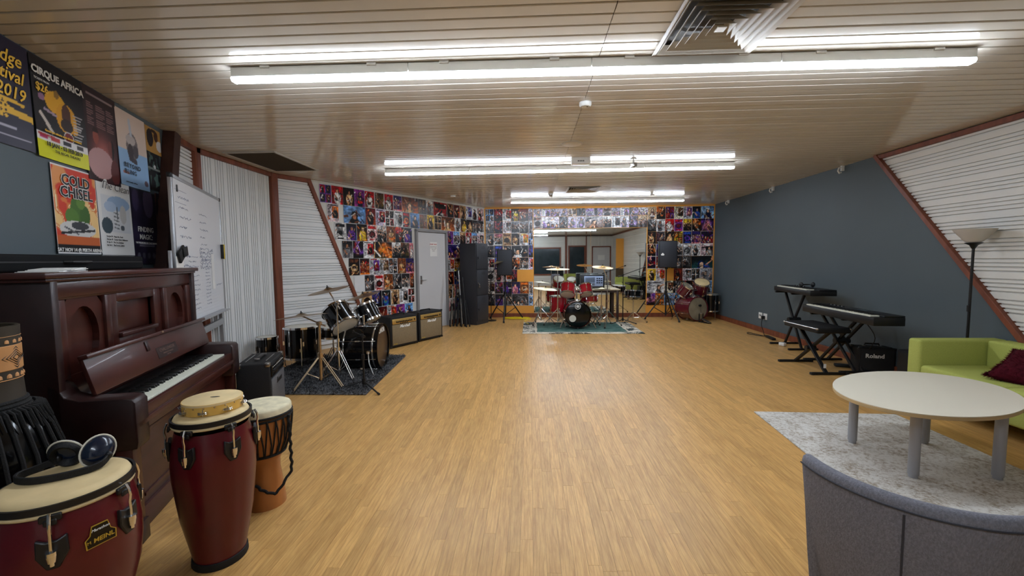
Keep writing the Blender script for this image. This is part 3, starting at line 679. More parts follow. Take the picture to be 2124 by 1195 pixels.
mb=MB(); mb.box((0,0,-.002),(.58,.96,.008)); obj('backing',mb.mesh('b'),m_ventdark,t)
for i in range(24):
    mb=MB(); mb.box((-.276+.024*i,0,-.008),(.004,.95,.012),Matrix.Rotation(.5,3,'Y')); obj('slat',mb.mesh('s'),m_ventdark,t)
def ceil_disc(name,label,cat,x,y,r,h,mat,extra=True):
    t=thing(name,label,cat,(x,y,H)); mb=MB(); mb.lathe([(0,-h),(r*.8,-h),(r,-h*.55),(r,0),(0,0)],32); obj('housing',mb.mesh('h'),mat,t)
    return t
t=ceil_disc('smoke_detector','small round white smoke detector on the ceiling, near middle','detector',.454,3.465,.05,.035,m_white); mb=MB(); mb.cyl((.015,-.01,-.037),(.015,-.01,-.035),.008); obj('sensor_eye',mb,m_ventdark,t)
mb=MB(); mb.lathe([(.034,-.034),(.036,-.036),(.04,-.034)],24); obj('vent_ring',mb,m_ventdark,t)
t=ceil_disc('ceiling_speaker','round cream ceiling speaker between the nearest and middle lights','speaker',.468,4.653,.115,.008,m_louvre); mb=MB(); mb.lathe([(0,-.012),(.095,-.010),(.1,-.008)],32); obj('grille',mb,M('speaker_grille',(205,196,178),.7,bump=.3,bscale=300),t)
t=thing('sensor_box','white box with black print under the ceiling at the middle lights','box',(.64,5.32,H))
mb=MB(); mb.box((0,0,-.04),(.235,.11,.08)); obj('case',mb.mesh('c',bev=.006),m_white,t)
for i in range(4):
    mb=MB(); mb.box((-.035+.022*i,-.0555,-.045),(.012,.002,.018)); obj('mark',mb,m_txtk,t)
t=thing('camera_bracket','small white bracket with swivel head hanging right of the ceiling box','bracket',(1.32,5.40,H))
mb=MB(); mb.cyl((0,0,0),(0,0,-.012),.04).cyl((0,0,0),(0,0,-.07),.010); obj('stem',mb,m_white,t); mb=MB(); mb.box((0,-.015,-.085),(.05,.09,.045),Matrix.Rotation(.3,3,'Z')); obj('swivel_head',mb.mesh('s',bev=.006),m_steel,t)
t=thing('dome_sensor','small grey dome sensor on the ceiling left of the far diffuser','sensor',(.40,8.11,H)); mb=MB(); mb.cyl((0,0,0),(0,0,-.02),.05); obj('base',mb,m_white,t); mb=MB(); mb.sph((0,0,-.02),(.042,.042,.04)); obj('dome',mb,m_steel,t)
t=thing('ceiling_bracket','tiny white bracket on the ceiling right of the far diffuser','bracket',(2.346,8.136,H)); mb=MB(); mb.box((0,0,-.03),(.05,.03,.06)); obj('plate',mb.mesh('p',bev=.004),m_white,t); mb=MB(); mb.box((.02,-.02,-.05),(.05,.03,.02)); obj('arm',mb.mesh('p',bev=.004),m_white,t)
mb=MB(); mb.box((0,0,-.012),(.10,.03,.024)); tag(obj('ceiling_tag',mb.mesh('p',bev=.004),m_white,None,(-1.522,8.153,H)),'small white tab on the ceiling above the page wall','bracket')
for y,l in ((6.07,'white cup hook bracket at ceiling edge, nearest on the slate wall'),(7.73,'white cup hook bracket at ceiling edge, middle on the slate wall'),(9.41,'white cup hook bracket at ceiling edge, farthest near the back corner')):
    t=thing('ceiling_hook',l,'hook',(4.35,y,H),0,'hooks along the slate wall'); mb=MB(); mb.box((.04,0,-.02),(.04,.03,.10)); obj('plate',mb.mesh('p',bev=.003),m_white,t)
    mb=MB(); mb.tube([(.03,0,-.02),(-.01,0,-.03),(-.02,0,-.07),(.0,0,-.10),(.025,0,-.09)],.011); obj('hook_arm',mb,m_white,t)
# ------------------------------------------------------------------ drums : generic
LUGME=None
def shared(name,mb,**k): return mb.mesh(name,**k)
def drum(name,label,R,L,shell,top,bot,loc,rot,lugs=6,hoop=m_chrome,group=None,hoopw=.022,cat='drum',rods=True,headrec=.004):
    t=thing(name,label,cat,loc,group=group,rot=rot)
    mb=MB(); mb.lathe([(R-.006,0),(R,0),(R,L),(R-.006,L),(R-.006,0)],40); obj('shell',mb.mesh('s'),shell,t)
    hm=MB(); hm.lathe([(R+.002,-hoopw*.6),(R+.012,-hoopw*.6),(R+.012,hoopw*.6),(R-.004,hoopw*.6),(R-.004,hoopw*.3),(R+.002,hoopw*.3),(R+.002,-hoopw*.6)],40); hm=hm.mesh('hoop')
    obj('hoop',hm,hoop,t,(0,0,L)); obj('hoop',hm,hoop,t,(0,0,0),(PI,0,0))
    hd=MB(); hd.lathe([(0,0),(R-.012,0),(R-.003,-.004)],40); hd=hd.mesh('head')
    obj('batter_head',hd,top,t,(0,0,L+headrec)); obj('resonant_head',hd.copy(),bot,t,(0,0,-headrec),(PI,0,0))
    lm=MB(); lm.box((R+.011,0,0),(.022,.018,.055)); 
    if rods: lm.cyl((R+.016,0,-L*.5+.0),(R+.016,0,L*.5),.0032,n=6)
    lm=lm.mesh('lug',bev=.003,seg=1)
    for i in range(lugs): obj('lug',lm,m_chrome,t,(0,0,L/2),(0,0,2*PI*(i+.5)/lugs))
    return t
def cymbal(label,loc,normal,Dm,mat,group='cymbals',xh=(1,0,0)):
    t=thing('cymbal',label,'cymbal',loc,group=group,rot=frame_rot(normal,xh)); R=Dm/2
    mb=MB(); mb.lathe([(0,.0),(R*.08,.0),(R*.17,-.010),(R*.22,-.018),(R*.6,-.027),(R,-.038),(R,-.0395),(R*.6,-.029),(R*.2,-.020),(R*.06,-.003)],44); obj('bronze_plate',mb.mesh('c'),mat,t)
    mb=MB(); mb.cyl((0,0,-.004),(0,0,.012),.016,.013).cyl((0,0,.012),(0,0,.028),.006); obj('felt_and_nut',mb,m_blk,t)
    return t
def tripod(t,h,r,mat,a0=0,double=True,hub=.34,foot=m_rubber,n=3,rr=.009):
    for i in range(n):
        a=a0+2*PI*i/n; c,s=math.cos(a),math.sin(a); mb=MB()
        for o in ((-.013,.013) if double else (0,)):
            mb.tube([(-s*o+.02*c,c*o+.02*s,hub),(-s*o+r*c,c*o+r*s,.018)],rr if not double else .006)
        mb.tube([(.02*c,.02*s,.10),(r*.52*c,r*.52*s,hub*.53)],.005)
        l=obj('leg',mb,mat,t)
        f=MB(); f.cyl((r*1.0*c,r*1.0*s,.0),(r*.97*c,r*.97*s,.03),.017); obj('rubber_foot',f,foot,l)
def cym_stand(label,base,top,mat=m_chrome,rad=.26,a0=0,boom_from=None,group='cymbal stands',double=True,rr=.011):
    t=thing('cymbal_stand',label,'stand',base,group=group); tx=Vector(top)-Vector(base)
    hz=boom_from if boom_from else tx.z
    tripod(t,0,rad,mat,a0,double)
    mb=MB(); mb.cyl((0,0,.08),(0,0,hz*.52),rr*1.25).cyl((0,0,hz*.5),(0,0,hz*.54),rr*2); obj('lower_pole',mb,mat,t)
    mb=MB(); mb.cyl((0,0,hz*.52),(0,0,hz),rr).cyl((0,0,hz-.02),(0,0,hz+.02),rr*2); obj('upper_pole',mb,mat,t)
    mb=MB(); mb.cyl((0,0,.33),(0,0,.38),rr*2.2).box((rr*2.4,0,.355),(.03,.008,.018)); obj('collar',mb,mat,t)
    if boom_from:
        d=tx-Vector((0,0,hz)); mb=MB(); mb.tube([Vector((0,0,hz))-d*.35,Vector((0,0,hz)),tx+d*.12],.008); obj('boom_arm',mb,mat,t)
        mb=MB(); mb.cyl((0,-.025,hz),(0,.025,hz),.022); obj('tilter',mb,mat,t)
    return t
# ------------------------------------------------------------------ congas and hand drums (left foreground)
def conga(label,x,y,hh,Rr,rot,lug_a,prof_R,group='dark red congas'):
    t=thing('conga_drum',label,'drum',(x,y,0),rot,group)
    pr=[(.098,.0),(.104,.0),(.106,.03)]+[(r,z) for r,z in prof_R]
    mb=MB(); mb.lathe([(.08,.004)]+pr,56); obj('shell',mb.mesh('s',smooth=60),m_conga,t)
    mb=MB(); mb.lathe([(.096,0),(.112,0),(.115,.006),(.113,.034),(.108,.036)],48); obj('base_ring',mb.mesh('b'),m_rubber,t)
    mb=MB(); mb.lathe([(0,hh),(Rr-.035,hh),(Rr-.012,hh-.006),(Rr-.004,hh-.022),(Rr-.004,hh-.05)],56); obj('drum_head',mb.mesh('h',smooth=60),m_skin,t)
    mb=MB(); mb.lathe([(Rr-.004,hh-.034),(Rr+.004,hh-.034),(Rr+.005,hh-.012),(Rr-.003,hh-.012)],56); obj('hoop',mb.mesh('h'),m_blk,t)
    mb=MB(); mb.lathe([(Rr+.003*math.cos(a)-.001,hh-.042+.007*math.sin(a)) for a in np.linspace(0,2*PI,9)],56); obj('skin_roll',mb,m_skinband,t)
    for a in lug_a:
        T=Matrix.Rotation(a,4,'Z')
        m1=MB(); m1.M=T; m1.box((Rr+.004,0,hh-.05),(.012,.05,.022)).box((Rr+.010,0,hh-.062),(.008,.030,.02)); lg=obj('lug_plate',m1.mesh('l',bev=.003,seg=1),m_blk,t)
        z=hh-.062; m2=MB(); m2.M=T; m2.tube([(Rr+.014,0,z+.03),(Rr+.022,0,z+.012),(Rr+.026,0,z-.01),(Rr+.022,0,z-.035),(Rr+.024,0,z-.06),(Rr+.024,0,z-.10)],.0044); obj('tension_rod',m2,m_chrome,t)
        m3=MB(); m3.M=T; m3.prism([(-.036,0),(-.034,.055),(-.012,.042),(.012,.042),(.034,.055),(.036,0),(.014,-.045),(-.014,-.045)],.014,Matrix.Translation((Rr+.004,0,z-.10))@Matrix(((0,0,1,0),(1,0,0,0),(0,1,0,0),(0,0,0,1)))); obj('side_plate',m3.mesh('p',bev=.003,seg=1),m_blk,t)
        m4=MB(); m4.M=T; m4.cyl((Rr+.024,0,z-.085),(Rr+.024,0,z-.098),.013).cyl((Rr+.024,0,z-.098),(Rr+.024,0,z-.118),.013,.010).cyl((Rr+.024,0,z-.118),(Rr+.024,0,z-.13),.006); obj('lug_nut',m4,m_chrome,t)
    return t
PRO=lambda R:[(.121,.11),(.146,.24),(R+.001,.36),(R+.009,.44),(R+.010,.51),(R+.003,.58),(R-.008,.635),(R-.014,.66)]
aC=math.atan2(-1.28,1.58)
cg=conga('dark red conga with headphones lying on it, nearest at lower left',-1.585,1.275,.70,.172,0,[aC-.21+2*PI/6*k for k in range(6)],PRO(.176))
# badge on the near conga
a=aC+.37; bt=Matrix.Rotation(a,4,'Z')@Matrix.Translation((.1845,0,.545))@Matrix.Rotation(-.07,4,'Y')@Matrix(((0,0,1,0),(1,0,0,0),(0,1,0,0),(0,0,0,1)))
def badge_poly(k): return [(x*k,y*k) for x,y in [(-.048,-.040),(.048,-.040),(.050,-.004),(.034,.010),(.026,.046),(-.026,.046),(-.034,.010),(-.050,-.004)]]
mb=MB(); mb.prism(badge_poly(.80),.003,bt@Matrix.Translation((0,0,-.001))); bd=obj('badge',mb.mesh('b'),m_txtg,cg)
mb=MB(); mb.prism(badge_poly(.735),.004,bt@Matrix.Translation((0,0,-.001))); obj('badge_face',mb.mesh('b'),m_blkgloss,bd)
lettering('MEINL',.019,m_txtg,bd,bt@Matrix.Translation((.006,-.012,.0036)),bold=.0004,shear=.1); lettering('M',.013,m_txtg,bd,bt@Matrix.Translation((-.031,-.012,.0036))); lettering('Marathon',.012,m_txtw,bd,bt@Matrix.Translation((0,.021,.0036)),shear=.3)
a2=math.atan2(-1.82,1.54)
cg2=conga('dark red conga standing with a tambourine on its head',-1.515,1.835,.73,.155,0,[a2+.40+2*PI/6*k for k in range(6)],PRO(.158))
# tambourine
t=thing('tambourine','pale wooden tambourine resting on the head of the conga','tambourine',(-1.520,1.850,.732),.2); R=.120
mb=MB(); mb.lathe([(R-.008,0),(R,0),(R,.052),(R-.008,.052),(R-.008,0)],48); obj('frame',mb.mesh('f'),m_tamb,t)
mb=MB(); mb.lathe([(0,.0535),(R-.004,.0535),(R+.001,.050),(R+.0012,.042)],48); obj('skin',mb.mesh('s'),m_skin,t)
mb=MB(); mb.sph((.01,.0,.0545),(.022,.006,.0015)); obj('scuff',mb,m_ventdark,t)
for i in range(18):
    a=2*PI*i/18; mb=MB(); mb.sph((R*math.cos(a),R*math.sin(a),.036),.004,8,5); obj('tack',mb,m_brassy,t)
for i in range(8):
    a=2*PI*i/8+.15; c,s=math.cos(a),math.sin(a); mb=MB()
    for z in (.015,.021): mb.cyl((R*c,R*s,z),(R*c,R*s,z+.003),.021,.018,n=16)
    mb.cyl((R*c,R*s,.002),(R*c,R*s,.032),.002,n=6); obj('jingle',mb,m_chrome,t)
# djembe by the tambourine conga
t=thing('djembe','carved djembe with goatskin head and black ropes behind the red conga','drum',(-1.575,2.275,0),.3); hh=.60
mb=MB(); mb.lathe([(.085,0),(.104,0),(.104,.012),(.092,.12),(.080,.22),(.082,.27),(.105,.31),(.136,.40),(.148,.50),(.150,.565)],48); obj('body',mb.mesh('b',smooth=60),m_djwood,t)
mb=MB(); mb.lathe([(0,hh),(.13,hh),(.146,hh-.004),(.152,hh-.014),(.153,hh-.045)],48); obj('goat_skin',mb.mesh('g',smooth=60),m_goat,t)
mb=MB(); mb.lathe([(.153+.006*math.cos(a),hh-.048+.007*math.sin(a)) for a in np.linspace(0,2*PI,9)],48); obj('rope_ring',mb,m_rope,t)
mb=MB(); mb.lathe([(.153+.006*math.cos(a),hh-.066+.007*math.sin(a)) for a in np.linspace(0,2*PI,9)],48); obj('rope_ring',mb,m_rope,t)
mb=MB(); mb.lathe([(.112+.008*math.cos(a),.318+.008*math.sin(a)) for a in np.linspace(0,2*PI,9)],48); obj('lower_rope_ring',mb,m_rope,t)
for i in range(22):
    a=2*PI*i/22; mb=MB(); b=a+.14
    mb.tube([(.156*math.cos(a),.156*math.sin(a),hh-.06),(.153*math.cos((a+b)/2),.153*math.sin((a+b)/2),.48),(.140*math.cos(b),.140*math.sin(b),.39),(.116*math.cos(b),.116*math.sin(b),.325)],.0042,6)
    mb.tube([(.156*math.cos(a),.156*math.sin(a),hh-.06),(.154*math.cos(a),.154*math.sin(a),.50),(.139*math.cos(a-.06),.139*math.sin(a-.06),.39),(.116*math.cos(a-.1),.116*math.sin(a-.1),.325)],.0042,6); obj('tuning_rope',mb,m_rope,t)
aq=-.35; mb=MB(); pts=[]
for i in range(46):
    q=i/45; rr_=.163+.004*math.sin(PI*q) if q<.55 else .163-.070*(q-.55)/.45; zz=hh-.06-.44*min(q/.72,1)+(.0 if q<.72 else .06*(q-.72)/.28); aa=aq+(-1.5*max(0,q-.55)/.45)
    pts.append((rr_*math.cos(aa)+.004*math.cos(i*1.5),rr_*math.sin(aa)+.004*math.sin(i*1.5),zz))
mb.tube(pts,.008,7); obj('carry_rope',mb,m_rope,t)
# headphones on the near conga
t=thing('headphones','navy earmuff headphones with cream piping lying on the near conga','headphones',(-1.63,1.325,.701),.0)
def cup(loc,ax,s=1):
    T=Matrix.Translation(loc)@frame_rot(ax).to_matrix().to_4x4()
    mb=MB(); mb.lathe([(0,.034),(.018,.033),(.032,.026),(.042,.010),(.044,.0),(0,0)],28,T@Matrix.Diagonal((1,1.22,1,1))); c=obj('ear_cup',mb.mesh('c',smooth=60),m_navy,t)
    mb=MB(); mb.tube([T@Vector((.0455*math.cos(q),.0555*math.sin(q),0)) for q in np.linspace(0,2*PI,29)[:-1]],.0035,8,True); obj('piping',mb,m_cream,c)
    mb=MB(); mb.lathe([(.044,-.0),(.045,-.012),(.036,-.02),(.026,-.012),(.024,.004),(0,.006)],28,T@Matrix.Diagonal((1,1.22,1,1))); obj('cushion',mb.mesh('c',smooth=60),m_blkmatte,c)
cup((-.030,.022,.052),(-.45,.75,.35)); cup((.062,.045,.050),(.80,-.38,.30))
mb=MB(); pts=[(-.052,.01,.03),(-.105,-.045,.010),(-.080,-.090,.008),(-.01,-.095,.008),(.06,-.055,.009),(.105,.005,.016),(.10,.045,.03)]
def smoothpts(pts,n=6):
    P_=[Vector(p) for p in pts]; out=[]
    for i in range(len(P_)-1):
        p0,p1,p2,p3=P_[max(i-1,0)],P_[i],P_[i+1],P_[min(i+2,len(P_)-1)]
        for k in range(n):
            u=k/n; out.append(.5*((2*p1)+(p2-p0)*u+(2*p0-5*p1+4*p2-p3)*u*u+(3*p1-p0-3*p2+p3)*u**3))
    return out+[P_[-1]]
def ribbon(mb,pts,w,th):     # flat strip standing on edge
    P_=[Vector(p) for p in pts]; vs=[]
    for i,p in enumerate(P_):
        tn=(P_[min(i+1,len(P_)-1)]-P_[max(i-1,0)]).normalized(); s=tn.cross(Vector((0,0,1))).normalized()*th/2; u=Vector((0,0,w/2))
        vs+=[p-s-u,p+s-u,p+s+u,p-s+u]
    n=len(P_); fs=[(0,1,2,3),(4*n-1,4*n-2,4*n-3,4*n-4)]
    for i in range(n-1):
        a,b=4*i,4*i+4; fs+=[(a,b,b+1,a+1),(a+1,b+1,b+2,a+2),(a+2,b+2,b+3,a+3),(a+3,b+3,b,a)]
    return mb._add(vs,fs)
ribbon(mb,[(p[0],p[1],max(p[2],.013)) for p in smoothpts(pts)],.024,.009); obj('headband',mb.mesh('h',bev=.002,seg=1),m_blkmatte,t)
for p in ((-.052,.012,.034),(.102,.045,.034)):
    mb=MB(); mb.sph(p,(.010,.010,.014)); obj('yoke',mb,m_blk,t)
# upside-down rope drum at the left edge, on a low stool
t=thing('round_stool','low dark round stool hidden under the upturned rope drum','stool',(-2.085,1.42,0))
mb=MB(); mb.cyl((0,0,.48),(0,0,.52),.19,n=32); obj('seat',mb.mesh('s',bev=.008),m_carvedk,t)
for i in range(4):
    a=PI/4+PI/2*i; mb=MB(); mb.cyl((.13*math.cos(a),.13*math.sin(a),.48),(.17*math.cos(a),.17*math.sin(a),0),.018); obj('leg',mb,m_carvedk,t)
t=thing('upturned_djembe','upturned black rope drum with carved pale band, at far left','drum',(-2.085,1.42,.52),.4)
mb=MB(); mb.lathe([(.0,.012),(.16,.012),(.19,.016),(.195,.04),(.205,.10),(.200,.18),(.178,.27),(.150,.33),(.130,.355)],48); obj('bowl',mb.mesh('b',smooth=60),m_blkgloss,t)
mb=MB(); mb.lathe([(.128,.35),(.118,.40),(.115,.47),(.116,.60),(.118,.672),(.112,.675),(.104,.672),(.102,.60)],48); obj('foot',mb.mesh('f',smooth=50),m_carvedk,t)
mb=MB(); mb.lathe([(0,.610),(.103,.612)],40); obj('hollow',mb,m_blk,t)
for z in (.355,.37,.385): 
    mb=MB(); mb.lathe([(.128-.3*(z-.355)+.008*math.cos(a),z+.008*math.sin(a)) for a in np.linspace(0,2*PI,9)],48); obj('rope_ring',mb,m_rope,t)
mb=MB(); mb.lathe([(.197+.010*math.cos(a),.02+.010*math.sin(a)) for a in np.linspace(0,2*PI,9)],48); obj('rim_ring',mb,m_rope,t)
for i in range(30):
    a=2*PI*i/30; mb=MB(); mb.tube([(r*math.cos(a+.02*j),r*math.sin(a+.02*j),z) for j,(r,z) in enumerate([(.134,.352),(.156,.335),(.184,.27),(.206,.18),(.210,.10),(.203,.03)])],.0065,6); obj('rope_strand',mb,m_rope,t)
for i in range(60):
    a=2*PI*i/60; L_=.05+.03*random.random(); mb=MB(); mb.tube([(.14*math.cos(a),.14*math.sin(a),.36),(.165*math.cos(a),.165*math.sin(a),.352),(.185*math.cos(a+.04),.185*math.sin(a+.04),.352-L_)],[.006,.005,.002],5); obj('frayed_end',mb,m_rope,t)
def onfoot(a,z,r=.1175): return (r*math.cos(a),r*math.sin(a),z)
mb=MB(); mb.lathe([(.1160,.505),(.1178,.507),(.1182,.598),(.1165,.600)],48); obj('pale_band',mb,m_carvelt,t)
for z in (.470,.634):
    mb=MB(); mb.lathe([(.1155,z-.002),(.1185,z),(.1155,z+.002)],48); obj('band_line',mb,m_carvelt,t)
for i in range(24):
    a=2*PI*i/24
    for z0 in (.477,.608):
        mb=MB(); mb.tube([onfoot(a,z0,.1085),onfoot(a,z0+.010,.1085),onfoot(a,z0+.020,.109)],[.0115,.011,.004],8); obj('tooth_carving',mb,m_carvelt,t)
for i in range(6):
    a=2*PI*i/6
    for k in (.012,.021,.030,.040):
        mb=MB(); mb.tube([onfoot(a+k*11,.552,.1183),onfoot(a,.552+k,.1183),onfoot(a-k*11,.552,.1183),onfoot(a,.552-k,.1183)],.0022,5,True); obj('diamond_carving',mb,m_carvedk,t)
# ------------------------------------------------------------------ upright piano  (local x along the wall, -y towards the room)
def wp(u,c,z=0): return Vector((u*uA.x+c*nA.x,u*uA.y+c*nA.y,z))
PU0=2.452; PU1=3.978; PC=-1.94
t=thing('upright_piano','old mahogany upright piano with open fallboard against the left wall','piano',wp((PU0+PU1)/2,PC),WA.rz); pW=PU1-PU0; hx=pW/2
# local y: wall side 0 .. front negative ; c = PC - y  => y=-(c-PC)
def yl(c): return -(c-PC)
yp=yl(-1.50)
def pbox(name,x0,x1,y0,y1,z0,z1,mat=m_piano,bev=.004,par=None):
    mb=MB(); mb.box(((x0+x1)/2,(y0+y1)/2,(z0+z1)/2),(abs(x1-x0),abs(y1-y0),z1-z0)); return obj(name,mb.mesh(name,bev=bev,seg=2),mat,par or t)
for s in (-1,1):
    x0,x1=(s*hx,s*(hx-.045)); pbox('side_panel',min(x0,x1),max(x0,x1),yp-.03,0,0,1.345,m_pianodk)
pbox('back_panel',-hx+.04,hx-.04,-.04,0,.05,1.34,m_pianodk)
mb=MB(); mb.box((0,(yl(-1.455)+.02)/2,1.372),(pW+.10,abs(yl(-1.455)-.02),.028)); obj('lid',mb.mesh('lid',bev=.006),m_piano,t)
mb=MB(); mb.box((0,(yl(-1.47)+.02)/2,1.350),(pW+.05,abs(yl(-1.47)-.02),.016)); obj('lid_moulding',mb.mesh('lm',bev=.004),m_piano,t)
# upper panel frame: stiles, rails, three sunk panels
zb,zt=.94,1.342; xi=hx-.045
pbox('top_rail',-xi,xi,yp,yp+.03,1.25,zt); pbox('bottom_rail',-xi,xi,yp,yp+.03,.70,.87)
sx=[-xi,-xi+.07,-.235,-.185,.185,.235,xi-.07,xi]
for a,b in ((-xi,-xi+.07),(-.345,-.295),(.295,.345),(xi-.07,xi)): pbox('stile',a,b,yp-.012,yp+.025,.86,1.25)
pbox('cornice',-xi,xi,yp-.012,yp+.01,1.262,1.34)
def arch_panel(xa,xb):
    z0,z1=.86,1.25; cx=(xa+xb)/2; rw=(xb-xa)/2-.04; out=[(xa,z0),(xb,z0),(xb,z1),(xa,z1)]
    n=24; inner=[(cx+rw*math.cos(q),1.045+.160*math.sin(q)) for q in np.linspace(0,2*PI,n+1)[:-1]]
    bm=bmesh.new(); sq=[]
    for q in np.linspace(0,2*PI,n+1)[:-1]:
        c,s=math.cos(q),math.sin(q); k=1/max(abs(c)/((xb-xa)/2),abs(s)/((z1-z0)/2)); sq.append((cx+c*k,(z0+z1)/2+s*k))
    vo=[bm.verts.new((x,yp+.004,z)) for x,z in sq]; vi=[bm.verts.new((x,yp+.004,z)) for x,z in inner]; vb=[bm.verts.new((x,yp+.034,z)) for x,z in inner]
    for i in range(n):
        j=(i+1)%n; bm.faces.new((vo[i],vo[j],vi[j],vi[i])); bm.faces.new((vi[i],vi[j],vb[j],vb[i]))
    bm.faces.new(vb); bmesh.ops.recalc_face_normals(bm,faces=bm.faces); me=D.meshes.new('arched_panel'); bm.to_mesh(me); bm.free(); obj('arched_panel',me,m_piano,t)
arch_panel(-xi+.07,-.345); arch_panel(.345,xi-.07)
for a,b,c,d in ((-.295,-.205,.86,1.25),(.205,.295,.86,1.25)): pbox('stile',a,b,yp+.006,yp+.03,c,d)
pbox('panel_rail',-.205,.205,yp+.006,yp+.03,1.20,1.25); pbox('music_ledge',-.205,.205,yp-.012,yp+.03,.985,1.012); pbox('lower_rail',-.205,.205,yp+.006,yp+.03,.86,.985); pbox('sunk_panel',-.205,.205,yp+.040,yp+.05,1.0,1.21)
# keybed, cheeks, keyslip
yk=yl(-1.23); ykb=yl(-1.385)
for s in (-1,1):
    xo=s*hx; xn=(-hx+.116) if s<0 else (hx-.145)
    prof=[(yp+.02,.50),(yl(-1.19),.50),(yl(-1.185),.53),(yl(-1.185),.735),(yl(-1.20),.755),(yl(-1.24),.762),(yl(-1.40),.768),(yl(-1.455),.79),(yl(-1.48),.84),(yp+.02,.86)]
    x0,x1=min(xo,xn),max(xo,xn); mb=MB(); mb.prism(prof,x1-x0,Matrix.Translation((x0,0,0))@Matrix(((0,0,1,0),(1,0,0,0),(0,1,0,0),(0,0,0,1)))); obj('cheek',mb.mesh('cheek',bev=.006),m_pianodk,t)
pbox('keybed',-hx+.05,hx-.05,yl(-1.20),yp+.02,.565,.655); pbox('key_slip',-hx+.10,hx-.12,yl(-1.195),yl(-1.222),.64,.690); pbox('keybed_moulding',-hx+.02,hx-.02,yl(-1.185),yl(-1.21),.600,.632)
kx0=2.586-(PU0+PU1)/2; kw=1.203/52
wk=MB(); wk.box((0,(yk+ykb)/2,.683),(kw-.0012,abs(yk-ykb),.022)); wk=wk.mesh('white_key',bev=.0012,seg=1)
bk=MB(); bk.box((0,ykb-.045,.700),(.0115,.092,.020)); bk=bk.mesh('black_key',bev=.002,seg=1)
for i in range(52): obj('white_key',wk,m_ivory,t,(kx0+kw*(i+.5),0,0))
for i in range(51):
    if (i+5)%7 not in (2,6): obj('black_key',bk,m_ebony,t,(kx0+kw*(i+1),0,0))
pbox('key_rail',kx0,kx0+1.203,ykb,yp+.01,.66,.70,m_ebony)
# fallboard, leaning back
yb,yt=yl(-1.385),yl(-1.435); tb=math.atan2(yt-yb,.97-.765); fw=1.40; Tf=Matrix.Translation((.02,yb,.767))@Matrix.Rotation(-tb,4,'X')
mb=MB(); mb.M=Tf; mb.box((0,.0,.105),(fw,.020,.205)); fb=obj('fallboard',mb.mesh('fb',bev=.004),m_piano,t)
mb=MB(); mb.M=Tf; mb.box((0,-.014,.200),(fw+.012,.042,.022)); obj('front_edge',mb.mesh('fe',bev=.005),m_piano,fb)
mb=MB(); mb.M=Tf; mb.box((-.155,-.012,.145),(.035,.010,.06)); obj('latch',mb.mesh('l',bev=.002),m_pianodk,fb)
mb=MB(); mb.M=Tf; mb.box((.02,-.036,.203),(.022,.003,.012)); obj('lock_plate',mb.mesh('l'),m_brassy,fb)
mb=MB(); mb.M=Tf; mb.box((.055,-.0105,.078),(.26,.003,.072)); obj('name_plate',mb.mesh('n',bev=.001,seg=1),m_pianodk,fb)
m_gilt=M('dull_gilt',(112,88,80),.5)
lettering('CHALLENGER',.030,m_gilt,fb,Tf@TXZ(.055,-.013,.09),space=1.05); lettering('PIANOFORTE MAKERS',.013,m_gilt,fb,Tf@TXZ(.055,-.013,.066)); lettering('LONDON',.011,m_gilt,fb,Tf@TXZ(.055,-.013,.052))
# lower case
pbox('lower_panel',-hx+.06,hx-.06,yl(-1.30),yl(-1.27),.12,.57); pbox('plinth',-hx+.02,hx-.02,yl(-1.255),yl(-1.31),.0,.12)
for xs,xe in ((-hx+.20,-.03),(.03,hx-.20)): pbox('panel_moulding',xs,xe,yl(-1.262),yl(-1.275),.16,.18); pbox('panel_moulding',xs,xe,yl(-1.262),yl(-1.275),.50,.52)
for s in (-1,1):
    xa=s*(hx-.01); xb=s*(hx-.085); pbox('leg',min(xa,xb),max(xa,xb),yl(-1.215),yl(-1.285),.10,.57); pbox('toe_block',min(xa,xb),max(xa,xb),yl(-1.20),yp,.0,.11,m_pianodk)
# on the piano lid
t=thing('paper_stack','loose white sheets of paper lying on the piano lid','paper',wp(2.63,-1.56,1.386),WA.rz+.1)
for i in range(4):
    mb=MB(); mb.box((.02*i,.008*(i%2),.002+.0045*i),(.21-.012*i,.16,.003),Matrix.Rotation(.08*(i-1),3,'Z')@Matrix.Rotation(-.012*i,3,'Y')); obj('sheet',mb,m_paper,t)
t=thing('keyboard_case','long black case lying along the wall on the piano lid','case',wp(3.02,-1.815,1.386),WA.rz)
mb=MB(); mb.box((0,0,.045),(1.40,.26,.09)); obj('case_body',mb.mesh('c',bev=.015,seg=3),M('case_nylon',(9,9,10),.8,0,.2),t); mb=MB(); mb.box((0,-.131,.05),(1.36,.004,.008)); obj('zip',mb,m_blk,t)
mb=MB(); mb.tube([(-.1,-.13,.05),(-.08,-.155,.05),(.08,-.155,.05),(.1,-.13,.05)],.008); obj('handle',mb,m_blk,t)
